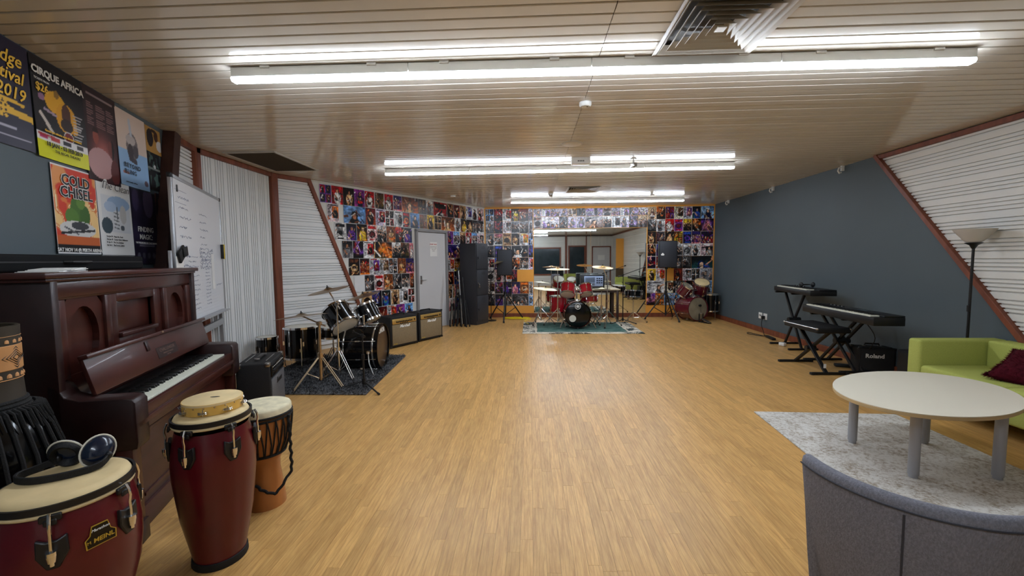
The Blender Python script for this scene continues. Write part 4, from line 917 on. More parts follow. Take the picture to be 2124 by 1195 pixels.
# ------------------------------------------------------------------ whiteboard on its stand
p0=Vector((-2.985,3.32,0)); p1=Vector((-3.645,4.69,0)); dv=(p1-p0).normalized(); bw=(p1-p0).length
t=thing('whiteboard','mobile whiteboard covered in faint marker notes behind the piano','whiteboard',(p0+p1)/2,math.atan2(dv.y,dv.x)); z0,z1=.86,2.155
mb=MB(); mb.box((0,0,(z0+z1)/2),(bw-.02,.016,z1-z0-.02)); wbd=obj('board',mb.mesh('b'),m_whtboard,t)
mb=MB()
for a,b,c_,d_ in ((0,z1,bw,.03),(0,z0,bw,.03)): mb.box((a,0,b),(c_,.03,d_))
for s in (-1,1): mb.box((s*bw/2,0,(z0+z1)/2),(.03,.03,z1-z0))
obj('frame',mb.mesh('f',bev=.004),m_alu,t)
for sx_ in (-1,1):
    for zz in (z0,z1): mb=MB(); mb.box((sx_*bw/2,0,zz),(.04,.036,.04)); obj('corner_cap',mb.mesh('c',bev=.006),m_blk if zz==z1 else m_alu,t)
for s in (-1,1):
    mb=MB(); mb.box((s*(bw/2-.02),.03,.78),(.045,.03,1.5)).box((s*(bw/2-.02),.0,.05),(.05,.55,.04)); obj('upright',mb.mesh('u',bev=.004),m_alu,t)
    for q in (-.25,.25): mb=MB(); mb.cyl((s*(bw/2-.02)-.015,q,.028),(s*(bw/2-.02)+.015,q,.028),.028); obj('castor',mb,m_rubber,t)
mb=MB(); mb.box((0,.015,.74),(bw-.06,.03,.07)); obj('cross_rail',mb.mesh('r',bev=.004),m_alu,t)
mb=MB(); mb.box((0,-.05,.885),(bw-.3,.08,.014)); obj('pen_tray',mb.mesh('r',bev=.003),m_alu,t)
rg=np.random.default_rng(21)
def scrib(name,x,z,w_,h,mat=m_ink,n=10,amp=.4):
    mb=MB(); pts=[(x+w_*k/n,-.0095,z+h*amp*(rg.random()-.5)) for k in range(n+1)]; mb.tube(pts,.0013,4); return obj(name,mb.mesh(name),mat,wbd)
for i in range(9): scrib('marker_note',-bw/2+.10+.05*rg.random(),z1-.16-.085*i,.18+.18*rg.random(),.06,n=18)
for i in range(7): scrib('marker_note',-.05,z1-.25-.075*i,.10+.2*rg.random(),.05,n=12)
for i in range(6): scrib('marker_squiggle',-.10,z1-.60-.035*i,.46,.05,n=22,amp=.8)
for i in range(12): scrib('marker_note',-bw/2+.32,z0+.62-.045*i,.20+.1*rg.random(),.04,n=14)
for i in range(11): scrib('marker_note',.05,z0+.50-.036*i,.16,.04,n=9)
for zz,a,b in ((z1-.10,-.70,-.40),(z1-.21,-.70,-.42),(z0+.52,-.66,-.2)): scrib('ruled_line',a,zz,b-a,.006,n=5)
scrib('marker_note',.45,z0+.32,.26,.05,n=14)
for i in range(18): 
    mb=MB(); mb.tube([(-bw/2+.25,-.009,z0+.04+.032*i),(.52,-.009,z0+.04+.032*i)],.0006,4); obj('ruled_line',mb,m_alu,wbd)
mb=MB(); mb.box((.33,-.011,1.33),(.10,.003,.38)); o=obj('list_sheet',mb.mesh('l'),m_paper,t)
mb=MB(); mb.box((-bw/2+.12,-.012,z1-.09),(.024,.006,.06)); obj('magnet_clip',mb.mesh('l',bev=.002),m_blk,t)
t2=thing('board_eraser','yellow and black board eraser stuck on the whiteboard right edge','eraser',(0,0,0)); t2.matrix_world=t.matrix_basis@Matrix.Translation((bw/2-.05,-.02,1.55))
mb=MB(); mb.box((.012,-.012,0),(.03,.024,.17)); obj('yellow_shell',mb.mesh('e',bev=.005),m_yelltag,t2); mb=MB(); mb.box((-.012,-.006,0),(.022,.028,.165)); obj('felt_pad',mb.mesh('e',bev=.003),m_blk,t2)
t2=thing('black_cloth','folded black cloth hung over the left edge of the whiteboard','cloth',(0,0,0)); t2.matrix_world=t.matrix_basis@Matrix.Translation((-bw/2+.06,-.02,1.50))
mb=MB(); mb.box((0,-.012,0),(.16,.022,.10),Matrix.Rotation(-.5,3,'Y')); obj('fold',mb.mesh('c',bev=.008),m_blkmatte,t2); mb=MB(); mb.box((.04,-.028,.02),(.11,.012,.08),Matrix.Rotation(-.2,3,'Y')); obj('fold',mb.mesh('c',bev=.005),m_blkmatte,t2)
t2=thing('pinned_sheet','pale paper sheet clipped under the black cloth on the whiteboard','paper',(0,0,0)); t2.matrix_world=t.matrix_basis@Matrix.Translation((-bw/2+.05,-.0185,1.36))
mb=MB(); mb.box((0,0,0),(.18,.003,.24)); obj('sheet',mb.mesh('s'),m_paper,t2)
# ------------------------------------------------------------------ amplifiers
def amp(name,label,loc,rz,W_,Dp,Hh,kind,group=None):
    t=thing(name,label,'amplifier',loc,rz,group); f=.012
    mb=MB(); mb.box((0,Dp/2,f+Hh/2),(W_,Dp,Hh)); obj('cabinet',mb.mesh('c',bev=.012,seg=3),m_blkmatte,t)
    for a in (-1,1):
        for b in (.04,Dp-.04): mb=MB(); mb.cyl((a*(W_/2-.04),b,0),(a*(W_/2-.04),b,f+.004),.016); obj('foot',mb,m_rubber,t)
    return t,f
def marshall(label,loc,rz):
    W_,Dp,Hh=.585,.29,.505; t,f=amp('guitar_amplifier',label,loc,rz,W_,Dp,Hh,0,'guitar amplifiers by the door')
    mb=MB(); mb.box((0,-.003,f+.205),(W_-.07,.012,.335)); obj('grille',mb.mesh('g',bev=.003),m_grill,t)
    mb=MB(); mb.box((0,-.003,f+.422),(W_-.075,.014,.082),Matrix.Rotation(-.12,3,'X')); obj('control_panel',mb.mesh('p',bev=.002),m_gold,t)
    for i in range(10): mb=MB(); mb.cyl((-.17+.035*i,-.004,f+.415+(.0 if i%2 else .004)),(-.17+.035*i,-.026,f+.413),.0105); obj('knob',mb,m_blk,t)
    for i in range(5): mb=MB(); mb.cyl((-.09+.035*i,-.004,f+.392),(-.09+.035*i,-.022,f+.390),.008); obj('knob',mb,m_blk,t)
    mb=MB(); mb.box((.215,-.012,f+.42),(.016,.012,.03)); obj('power_switch',mb,m_blk,t)
    lettering('Marshall',.062,m_txtw,t,TXZ(.0,-.011,f+.335),bold=.0016,shear=.35,ext=.002,name='logo')
    lettering('VS100',.030,m_txtg,t,TXZ(-.20,-.011,f+.055),bold=.0008,name='model_badge')
    mb=MB(); mb.tube([(-.12,Dp/2,f+Hh),(-.11,Dp/2,f+Hh+.022),(.11,Dp/2,f+Hh+.022),(.12,Dp/2,f+Hh)],.011); obj('carry_handle',mb,m_blk,t)
    for a in (-1,1):
        for zz in (f+.01,f+Hh-.01):
            mb=MB(); mb.box((a*(W_/2-.012),.014,zz),(.034,.034,.03)); obj('corner_guard',mb.mesh('c',bev=.008),m_blk,t)
    return t
rzD=WD.rz
for (a,b),l in ((((-2.261,6.442),(-1.958,6.941)),'guitar amplifier with gold panel and brown grille, nearer the black drum kit'),(((-1.948,7.007),(-1.653,7.518)),'guitar amplifier with gold panel, brown grille, standing beside the grey door')):
    marshall(l,((a[0]+b[0])/2,(a[1]+b[1])/2,0),rzD)
t,f=amp('bass_amplifier','tall black amplifier with perforated steel front at the piano end',wp(4.235,-.962),WA.rz,.50,.26,.535,1)
mb=MB(); mb.box((0,-.004,f+.205),(.44,.012,.36)); obj('steel_grille',mb.mesh('g',bev=.003),m_mesh,t)
mb=MB(); mb.box((0,-.004,f+.455),(.45,.012,.10)); obj('control_panel',mb.mesh('p',bev=.002),m_blkgloss,t)
for i in range(9): mb=MB(); mb.cyl((-.18+.045*i,-.008,f+.455),(-.18+.045*i,-.026,f+.455),.011); obj('knob',mb,m_blk,t); 
for i in range(9): mb=MB(); mb.box((-.18+.045*i,-.011,f+.485),(.022,.002,.004)); obj('label_mark',mb,m_txtw,t)
lettering('Ibanez',.07,m_txtk,t,TXZ(.02,-.011,f+.33),bold=.001,shear=.3,ext=.002,name='logo')
mb=MB(); mb.box((0,.13,f+.552),(.20,.04,.012)); obj('carry_handle',mb.mesh('h',bev=.004),m_blk,t)
for a in (-1,1): mb=MB(); mb.box((a*.105,.13,f+.546),(.03,.045,.02)); obj('handle_cap',mb.mesh('h',bev=.004),m_steel,t)
for yy in (.05,.21): mb=MB(); mb.box((0,yy,f+.537),(.30,.008,.005)); obj('top_strip',mb,m_steel,t)
for a in (-1,1):
    for yy in (.018,.242): mb=MB(); mb.box((a*.235,yy,f+.520),(.044,.044,.04)); obj('corner_guard',mb.mesh('c',bev=.01),m_steel,t)
t,f=amp('keyboard_amplifier','black keyboard amplifier with white name badge beside the green sofa',(4.215,5.12,0),-.22,.38,.20,.30,2)
mb=MB(); mb.box((0,-.004,f+.15),(.34,.012,.26)); obj('cloth_grille',mb.mesh('g',bev=.004),M('black_cloth_grille',(30,30,31),.9,bump=.3,bscale=300),t)
lettering('Roland',.07,m_txtw,t,TXZ(-.03,-.011,f+.20),bold=.0016,ext=.002,name='logo')
mb=MB(); mb.box((0,.05,f+.298),(.32,.05,.016)); obj('control_panel',mb.mesh('p',bev=.002),m_blk,t)
mb=MB(); mb.tube([(-.08,.13,f+.30),(-.07,.13,f+.33),(.07,.13,f+.33),(.08,.13,f+.30)],.011); obj('carry_handle',mb,m_blk,t)
for a in (-1,1): mb=MB(); mb.box((a*.085,.13,f+.303),(.03,.03,.014)); obj('handle_cap',mb.mesh('h',bev=.003),m_steel,t)
for a in (-1,1):
    for yy in (.018,.182): mb=MB(); mb.box((a*.178,yy,f+.288),(.036,.036,.03)); obj('corner_guard',mb.mesh('c',bev=.008),m_blk,t)
t=thing('speaker_cabinet','plain black speaker box between the keyboard amplifier and green sofa','speaker',(4.08,4.50,0),-1.57)
mb=MB(); mb.box((0,.15,.20),(.40,.30,.39)); obj('box',mb.mesh('b',bev=.012),m_blkmatte,t); mb=MB(); mb.box((0,-.003,.2),(.36,.01,.35)); obj('grille',mb.mesh('b',bev=.003),m_blk,t)
for a in (-1,1): mb=MB(); mb.box((a*.17,.03,.0035),(.03,.03,.007)).box((a*.17,.27,.0035),(.03,.03,.007)); obj('foot',mb,m_rubber,t)
# ------------------------------------------------------------------ black drum kit on the shaggy rug
def rug(label,poly_,h,mat,name='rug',sub=None,cat='rug'):
    t=thing(name,label,cat,(0,0,0)); mb=MB(); mb.prism(poly_,h,Matrix.Translation((0,0,.0008))); obj('pile',mb.mesh('p',bev=.003,seg=1),mat,t); return t
t=rug('black and grey shaggy rug under the black drum kit',[(-3.30,4.20),(-1.76,4.20),(-1.87,5.95),(-3.30,5.95)],.016,m_rugblk)
# shag tufts : uncountable pile
rg=np.random.default_rng(4); v=[];f=[]
for i in range(9000):
    x=rg.uniform(-3.28,-1.75); y=rg.uniform(4.19,5.95)
    if x>-1.76-.063*(y-4.2): continue
    a=rg.uniform(0,2*PI); l=rg.uniform(.02,.045); hh=rg.uniform(.012,.03); c,s_=math.cos(a),math.sin(a); o=len(v)
    v+=[(x-.004*s_,y+.004*c,.014),(x+.004*s_,y-.004*c,.014),(x+l*c,y+l*s_,.016+hh),(x+l*.6*c,y+l*.6*s_,.018+hh)]; f+=[(o,o+1,o+2,o+3)]
me=D.meshes.new('tufts'); me.from_pydata(v,[],f); o=obj('tufts',me,m_rugblk,t); o['kind']='stuff'
RZ=.017
G1='black drum kit by the left wall'
# bass drum facing the room
t=drum('bass_drum','black bass drum with brown front head on the shaggy rug',.285,.44,m_blkgloss,m_headbrn,m_head,(-2.40,5.20,.315),frame_rot((1,0.08,0),(0,0,1)),8,m_blkgloss,hoopw=.045)
lettering('SONOR',.085,m_txtw,t,Matrix.Translation((.205,.02,.4465))@Matrix.Rotation(-PI/2,4,'Z'),bold=.003,name='logo')
for q in (0,1):
    mb=MB(); mb.lathe([(.287,.03),(.2885,.035),(.2885,.047),(.287,.05)],40,Matrix.Translation((0,0,.0 if q else .36))); obj('chrome_band',mb,m_chrome,t)
for s_ in (-1,1):
    mb=MB(); mb.cyl((-.02,s_*.285,.36),(-.02,s_*.31,.36),.022); mb.tube([(-.02,s_*.305,.36),(-.15,s_*.34,.38),(-.296,s_*.37,.44)],.008); obj('spur',mb,m_chrome,t)
mb=MB(); mb.cyl((.285,0,.22),(.41,0,.22),.013).cyl((.285,0,.22),(.31,0,.22),.03); mb.tube([(.40,-.10,.22),(.40,.12,.22)],.010); obj('tom_holder',mb,m_chrome,t)
tn=Vector((-.62,.36,.69)).normalized()
c=Vector((-2.40,5.02,.71)); t=drum('tom_drum','black rack tom tilted, showing its brown lower head, above the bass drum',.165,.27,m_blkgloss,m_head,m_headbrn,c-tn*.135,frame_rot(tn,(0,1,0)),6,group=G1+' toms')
tn=Vector((-.45,.1,.85)).normalized(); c=Vector((-2.22,5.45,.72)); drum('tom_drum','small black rack tom behind the tilted one, half hidden in chrome',.14,.22,m_blkgloss,m_head,m_headbrn,c-tn*.11,frame_rot(tn,(0,1,0)),6,group=G1+' toms')
t=drum('floor_tom','large black floor tom with chrome legs behind the cymbal stand',.205,.40,m_blkgloss,m_head,m_head,(-3.08,5.32,.155),(0,0,.2),8,group=G1+' toms')
for i in range(3):
    a=2*PI*i/3-1.3; c_,s_=math.cos(a),math.sin(a); mb=MB(); mb.box((.222*c_,.222*s_,.12),(.03,.03,.04)); mb.tube([(.235*c_,.235*s_,.28),(.235*c_,.235*s_,-.02),(.26*c_,.26*s_,-.09),(.25*c_,.25*s_,-.137)],.007); obj('leg',mb,m_chrome,t)
t=drum('small_tom','small black floor tom against the white ribbed wall',.125,.26,m_blkgloss,m_head,m_head,(-3.50,5.22,.17),(0,0,.5),6,group=G1+' toms')
for i in range(3):
    a=2*PI*i/3; c_,s_=math.cos(a),math.sin(a); mb=MB(); mb.tube([(.145*c_,.145*s_,.15),(.145*c_,.145*s_,-.10),(.16*c_,.16*s_,-.153)],.006); obj('leg',mb,m_chrome,t)
t=drum('snare_drum','black snare drum low between floor tom and bass drum',.178,.13,m_blkgloss,m_head,m_head,(-2.74,5.50,.40),(.05,.05,0),8,group=G1+' toms')
t=thing('snare_stand','chrome snare stand under the black snare drum','stand',(-2.74,5.50,RZ)); tripod(t,0,.20,m_chrome,.4,True,.22)
mb=MB(); mb.cyl((0,0,.06),(0,0,.35),.011); obj('pole',mb,m_chrome,t)
for i in range(3): a=2*PI*i/3; mb=MB(); mb.tube([(0,0,.34),(.17*math.cos(a),.17*math.sin(a),.368)],.006); obj('basket_arm',mb,m_chrome,t)
# cymbals
cym_stand('tan metal boom stand with large double legs at front of black kit',(-2.36,4.43,RZ),(-2.58,4.472,.815),m_brassy,.29,-.25,.72,'cymbal stands of the black kit',True,.014)
cymbal('large dark ride cymbal at the front left of the black kit',(-2.585,4.475,.845),(-.13,.07,1),.56,m_brass2)
cym_stand('thin chrome boom stand standing before the black rack tom',(-2.31,4.76,RZ),(-2.41,4.76,1.085),m_chrome,.24,-.45,.90,'cymbal stands of the black kit',True,.009)
cymbal('highest crash cymbal above the black kit, tilted up to the right',(-2.415,4.76,1.115),(-.18,-.12,1),.46,m_brass2)
cym_stand('chrome boom stand behind the small black rack tom',(-2.42,5.72,0),(-2.40,5.74,.93),m_chrome,.22,.4,.80,'cymbal stands of the black kit')
cymbal('crash cymbal beside the slanted timber, behind the black toms',(-2.40,5.74,.965),(-.22,-.12,1),.46,m_brass2)
cym_stand('chrome hi-hat stand at the back of the black kit',(-2.70,5.80,RZ),(-2.70,5.80,.80),m_chrome,.2,.9,None,'cymbal stands of the black kit')
cymbal('lower hi-hat cymbal half hidden by the tilted rack tom',(-2.70,5.80,.845),(0,.05,1),.35,m_brass2); 
def mic_stand(label,base,h,boom=None,r=.27,a0=0,group='microphone stands',mic=False):
    t=thing('microphone_stand',label,'stand',base,group=group); 
    mb=MB(); mb.cyl((0,0,.055),(0,0,.12),.022); obj('hub',mb,m_blk,t)
    for i in range(3):
        a=a0+2*PI*i/3; mb=MB(); mb.tube([(.015*math.cos(a),.015*math.sin(a),.085),(r*math.cos(a),r*math.sin(a),.014)],.009); l=obj('leg',mb,m_blk,t)
        mb=MB(); mb.cyl((r*.94*math.cos(a),r*.94*math.sin(a),.018),(r*1.03*math.cos(a),r*1.03*math.sin(a),.013),.012); obj('rubber_foot',mb,m_rubber,l)
    mb=MB(); mb.cyl((0,0,.05),(0,0,h*.6),.011).cyl((0,0,h*.6-.02),(0,0,h*.6+.03),.017); obj('lower_pole',mb,m_blk,t)
    mb=MB(); mb.cyl((0,0,h*.6),(0,0,h),.008).cyl((0,0,h-.02),(0,0,h+.02),.014); obj('upper_pole',mb,m_blk,t)
    if boom:
        d=Vector(boom); mb=MB(); mb.tube([Vector((0,0,h))-d*.22,Vector((0,0,h))+d],.007); mb.cyl(Vector((0,0,h))-d*.24,Vector((0,0,h))-d*.12,.014); obj('boom_arm',mb,m_blk,t)
        mb=MB(); mb.cyl(Vector((0,0,h))+d*.97,Vector((0,0,h))+d*1.06,.014,.017); obj('clip',mb,m_blk,t)
    return t
mic_stand('short black microphone stand in front of the black bass drum',(-1.87,4.42,0),.60,(-.16,.14,.02),.33,-.72)
# ------------------------------------------------------------------ red drum kit on the teal rug
t=thing('rug','teal rug with patterned border under the red drum kit','rug',(1.0,8.52,0)); mb=MB(); mb.box((0,0,.005),(2.33,1.44,.008)); obj('border',mb.mesh('b',bev=.002,seg=1),m_rugborder,t); mb=MB(); mb.box((0,.02,.0098),(1.74,1.16,.004)); obj('field',mb.mesh('f'),m_rugteal,t)
for sx_,w_,sy_,h_ in ((0,1.80,-.60,.03),(0,1.80,.64,.03)): mb=MB(); mb.box((sx_,sy_,.0098),(w_,h_,.003)); obj('border_line',mb.mesh('l'),M('rug_line',(206,196,176),.95),t)
for s_ in (-1,1): mb=MB(); mb.box((s_*.90,.02,.0098),(.03,1.24,.003)); obj('border_line',mb.mesh('l'),D.materials['rug_line'],t)
R2=.0125
yB=8.28; G2='red drum kit drums'
t=drum('bass_drum','black-fronted bass drum of the bright red kit before the mirror',.262,.42,m_red,m_blkgloss,m_head,(.95,yB+.44,.29),frame_rot((0,-1,0.02),(1,0,0)),10,m_blkgloss,hoopw=.04)
mb=MB(); mb.lathe([(0,.4285),(.036,.4285)],28,Matrix.Translation((0,0,0))); 
T=Matrix.Translation((-.105,-.075,.0)); hole=MB(); hole.lathe([(0,.4275),(.070,.4275),(.070,.4265)],32,T); obj('port_hole',hole,m_head,t)
T=Matrix.Translation((.0,.17,0)); em=MB(); em.lathe([(.050,.427),(.058,.4285),(.058,.427)],32,T); o_=obj('emblem',em,m_txtw,t)
em=MB(); em.box((0,.185,.4275),(.052,.022,.002)).box((0,.155,.4275),(.052,.018,.002)).box((0,.170,.4275),(.10,.006,.002)); obj('emblem_bars',em,m_txtw,o_)
mb=MB(); mb.box((0,.285,.40),(.085,.03,.05)); obj('hoop_clamp',mb.mesh('c',bev=.005),m_chrome,t)
for k in range(10):
    a=2*PI*(k+.5)/10; T=Matrix.Rotation(a,4,'Z'); mb=MB(); mb.M=T; mb.box((.272,0,.42),(.022,.016,.055)); obj('claw',mb.mesh('c',bev=.003,seg=1),m_chrome,t)
for s_ in (-1,1):
    mb=MB(); mb.cyl((s_*.24,-.10,.34),(s_*.275,-.11,.34),.02); mb.tube([(s_*.265,-.11,.34),(s_*.33,-.20,.41),(s_*.36,-.268,.47)],.011); obj('spur',mb,m_chrome,t)
mb=MB(); mb.cyl((0,.262,.20),(0,.52,.20),.018).cyl((0,.25,.20),(0,.30,.20),.038).cyl((-.02,.285,.20),(.02,.285,.20),.04); mb.tube([(-.13,.50,.17),(0,.50,.20),(.13,.50,.17)],.011).sph((0,.50,.2),.032); obj('tom_holder',mb.mesh('h'),m_chrome,t)
tn=Vector((.10,.50,.80)).normalized(); drum('tom_drum','left red rack tom of the kit before the mirror',.152,.22,m_red,m_head,m_head,Vector((.775,8.62,.785))-tn*.11,frame_rot(tn),6,group=G2)
tn=Vector((-.08,.46,.85)).normalized(); drum('tom_drum','right red rack tom of the kit before the mirror, smaller',.127,.20,m_red,m_head,m_headbrn,Vector((1.15,8.62,.78))-tn*.10,frame_rot(tn),6,group=G2)
t=drum('floor_tom','red floor tom on chrome legs at left of the mirror kit',.18,.34,m_red,m_head,m_head,(.61,8.98,.28),(0,0,.2),8,group=G2)
for i in range(3):
    a=2*PI*i/3-.9; c_,s_=math.cos(a),math.sin(a); mb=MB(); mb.box((.195*c_,.195*s_,.1),(.03,.03,.04)); mb.tube([(.208*c_,.208*s_,.30),(.208*c_,.208*s_,-.12),(.235*c_,.235*s_,-.2),(.228*c_,.228*s_,-.266)],.007); obj('leg',mb,m_chrome,t)
drum('snare_drum','red snare drum right of the mirror kit bass drum',.178,.135,m_red,m_head,m_head,(1.26,8.92,.525),(.06,0,0),8,group=G2)
t=thing('snare_stand','chrome snare stand under the red snare drum','stand',(1.26,8.92,R2)); tripod(t,0,.24,m_chrome,.4,True,.26)
mb=MB(); mb.cyl((0,0,.06),(0,0,.45),.011); obj('pole',mb,m_chrome,t)
for i in range(3): a=2*PI*i/3; mb=MB(); mb.tube([(0,0,.44),(.17*math.cos(a),.17*math.sin(a),.488),(.185*math.cos(a),.185*math.sin(a),.52)],.006); obj('basket_arm',mb,m_chrome,t)
GS='cymbal stands of the red kit'; GC='cymbals of the red kit'
cym_stand('chrome stand at the far left of the red kit',(.22,8.92,R2),(.32,8.86,.79),m_chrome,.30,-2.2,.74,GS)
cymbal('low pale cymbal at the far left of the red kit',(.32,8.86,.825),(.10,-.05,1),.52,m_pale,GC)
cym_stand('thin chrome stand of the left bronze cymbal, red kit',(.575,8.75,R2),(.575,8.75,1.22),m_chrome,.30,-1.0,None,GS)
cymbal('left bronze cymbal, high above the red kit',(.575,8.75,1.252),(0,-.06,1),.50,m_brass,GC)
cym_stand('chrome boom stand at the right of the red kit',(1.60,8.62,R2),(1.50,8.62,1.25),m_chrome,.32,-1.9,1.02,GS)
cymbal('right bronze cymbal on a boom, high above the red kit',(1.50,8.62,1.285),(.05,-.16,1),.43,m_brass,GC)
cym_stand('chrome hi-hat stand between snare and boom stand, red kit',(1.53,8.92,R2),(1.53,8.92,.77),m_chrome,.22,.2,None,GS)
cymbal('upper pale hi-hat cymbal at the right of the red kit',(1.53,8.92,.815),(0,0,1),.38,m_pale,GC)
cymbal('lower pale hi-hat cymbal directly under the upper hi-hat',(1.53,8.92,.748),(0,0,-1),.38,m_pale,GC)
t=thing('drum_stool','round black drum stool behind the red kit, before the mirror','stool',(.98,9.12,.0085)); mb=MB(); mb.cyl((0,0,.44),(0,0,.51),.17,n=32); obj('seat',mb.mesh('s',bev=.02,seg=3),m_blkmatte,t); tripod(t,0,.24,m_chrome,.5,True,.28); mb=MB(); mb.cyl((0,0,.08),(0,0,.45),.014); obj('pole',mb,m_chrome,t)
t=thing('black_snare','black snare drum with chrome rims on its stand, right of mirror table','drum',(0,0,0)); D.objects.remove(t)
drum('snare_drum','black chrome-rimmed snare drum on a stand at the mirror, right side',.178,.14,m_blkgloss,m_head,m_head,(2.30,9.28,.575),(-.05,.07,.3),8)
t=thing('snare_stand','chrome snare stand with wide legs under the black mirror-side snare','stand',(2.30,9.28,0)); tripod(t,0,.30,m_chrome,-.35,True,.22)
mb=MB(); mb.cyl((0,0,.06),(0,0,.49),.011); obj('pole',mb,m_chrome,t)
for i in range(3): a=2*PI*i/3; mb=MB(); mb.tube([(0,0,.48),(.17*math.cos(a),.17*math.sin(a),.535),(.19*math.cos(a),.19*math.sin(a),.575)],.006); obj('basket_arm',mb,m_chrome,t)
mic_stand('tall black boom microphone stand beside the mirror-side snare',(2.03,9.10,0),1.07,(.47,.05,.165),.30,-.55)
# table and mixer at the mirror
t=thing('work_table','plain table with dark legs standing against the mirror','table',(1.42,9.70,0)); mb=MB(); mb.box((0,0,.725),(1.22,.62,.028)); obj('tabletop',mb.mesh('t',bev=.003),m_tabletop,t); mb=MB(); mb.box((0,-.27,.685),(1.14,.025,.05)).box((0,.27,.685),(1.14,.025,.05)); obj('apron',mb.mesh('a'),m_brownleg,t)
for a in (-1,1):
    for b in (-1,1): mb=MB(); mb.box((a*.56,b*.27,.355),(.05,.05,.71)); obj('leg',mb.mesh('l',bev=.003),m_brownleg,t)
t=thing('mixing_desk','black powered mixer with pale blue control panel on the mirror table','mixer',(1.43,9.58,.739)); mb=MB(); mb.box((0,.06,.165),(.54,.26,.33)); obj('case',mb.mesh('c',bev=.012),m_blk,t)
mb=MB(); mb.box((.02,-.072,.175),(.43,.012,.235)); fp=obj('front_panel',mb.mesh('p',bev=.003),m_lcd,t)
for r_ in range(6):
    for k in range(10):
        mb=MB(); mb.cyl((-.165+.022*k+(.0),-.078,.262-.020*r_),(-.165+.022*k,-.090,.262-.020*r_),.0065,n=8); obj('knob',mb,m_navy,t)
for k in range(10): mb=MB(); mb.box((-.165+.022*k,-.081,.10),(.010,.008,.05)); obj('fader',mb,m_ventdark,t)
for k in range(3):
    for r_ in range(3): mb=MB(); mb.box((.10+.05*k,-.080,.24-.05*r_),(.036,.006,.022)); obj('display',mb,m_navy,t)
# yellow cable coil
mb=MB(); pts=[]; rg=np.random.default_rng(8)
for i in range(150): q=i/150*2*PI*7; rr_=.17+.06*math.sin(i*.37)+.03*rg.random(); pts.append((rr_*1.25*math.cos(q),rr_*.6*math.sin(q)+.03*math.sin(i*.21),.010+.022*(i/150)+.006*rg.random()))
pts+=[(.30,-.05,.012),(.26,-.20,.010),(.18,-.36,.010),(.2,-.62,.010),(.27,-.9,.017)]
mb.tube(smoothpts(pts,2),.007,6); tag(obj('cable_coil',mb.mesh('c'),m_yellow,None,(-.32,9.80,0)),'yellow extension cable coiled on the floor by the back wall','cable')
# ------------------------------------------------------------------ loudspeakers
def speaker_stand(label,loc,h,a0,r=.46,hub=.62):
    t=thing('speaker_stand',label,'stand',loc,group='speaker stands at the back wall')
    mb=MB(); mb.cyl((0,0,.10),(0,0,hub+.25),.019); obj('lower_pole',mb,m_blk,t); mb=MB(); mb.cyl((0,0,hub+.2),(0,0,h),.015).cyl((0,0,hub+.2),(0,0,hub+.26),.027); obj('upper_pole',mb,m_blk,t)
    mb=MB(); mb.cyl((0,0,hub-.04),(0,0,hub+.05),.035); obj('collar',mb,m_blk,t)
    for i in range(3):
        a=a0+2*PI*i/3; c_,s_=math.cos(a),math.sin(a); mb=MB(); mb.tube([(.03*c_,.03*s_,hub),(r*c_,r*s_,.02)],.015); l=obj('leg',mb,m_blk,t)
        mb=MB(); mb.tube([(.02*c_,.02*s_,.14),(r*.56*c_,r*.56*s_,hub*.46)],.009); obj('brace',mb,m_blk,l); mb=MB(); mb.cyl((r*c_,r*s_,.0),(r*.97*c_,r*.97*s_,.035),.022); obj('rubber_foot',mb,m_rubber,l)
    return t
def speaker(label,loc,rz,W_,Hh,Dp,logo=None):
    t=thing('loudspeaker',label,'speaker',loc,rz,'loudspeakers on stands'); po=[(-W_/2,0),(W_/2,0),(W_/2,Dp*.45),(W_/2*.6,Dp),(-W_/2*.6,Dp),(-W_/2,Dp*.45)]
    mb=MB(); mb.prism(po,Hh); obj('cabinet',mb.mesh('c',bev=.010),m_blkmatte,t); mb=MB(); mb.box((0,-.004,Hh/2),(W_-.03,.014,Hh-.03)); obj('grille',mb.mesh('g',bev=.005),M('speaker_mesh',(44,46,52),.6,.2,bump=.3,bscale=400) if 'speaker_mesh' not in D.materials else D.materials['speaker_mesh'],t)
    mb=MB(); mb.cyl((0,Dp*.4,-.03),(0,Dp*.4,.002),.03); obj('pole_socket',mb,m_blk,t)
    if logo:
        mb=MB(); mb.cyl((-W_*.32,-.011,Hh*.50),(-W_*.32,-.0135,Hh*.50),.036,n=24); o_=obj('logo_disc',mb,m_blk,t); lettering('db',.07,m_txtw,o_,TXZ(-W_*.32,-.015,Hh*.5),bold=.004,name='logo')
    return t
speaker_stand('black tripod speaker stand between the dark cabinet and mirror',(-.60,9.62,0),1.05,-1.60); speaker('black loudspeaker on its stand left of the mirror',(-.60,9.50,1.06),.06,.36,.60,.30)
speaker_stand('black tripod speaker stand right of the mirror by burgundy drums',(3.13,9.62,0),1.20,-1.20); speaker('black loudspeaker with white round logo right of the mirror',(3.13,9.50,1.21),-.05,.40,.61,.32,'logo')
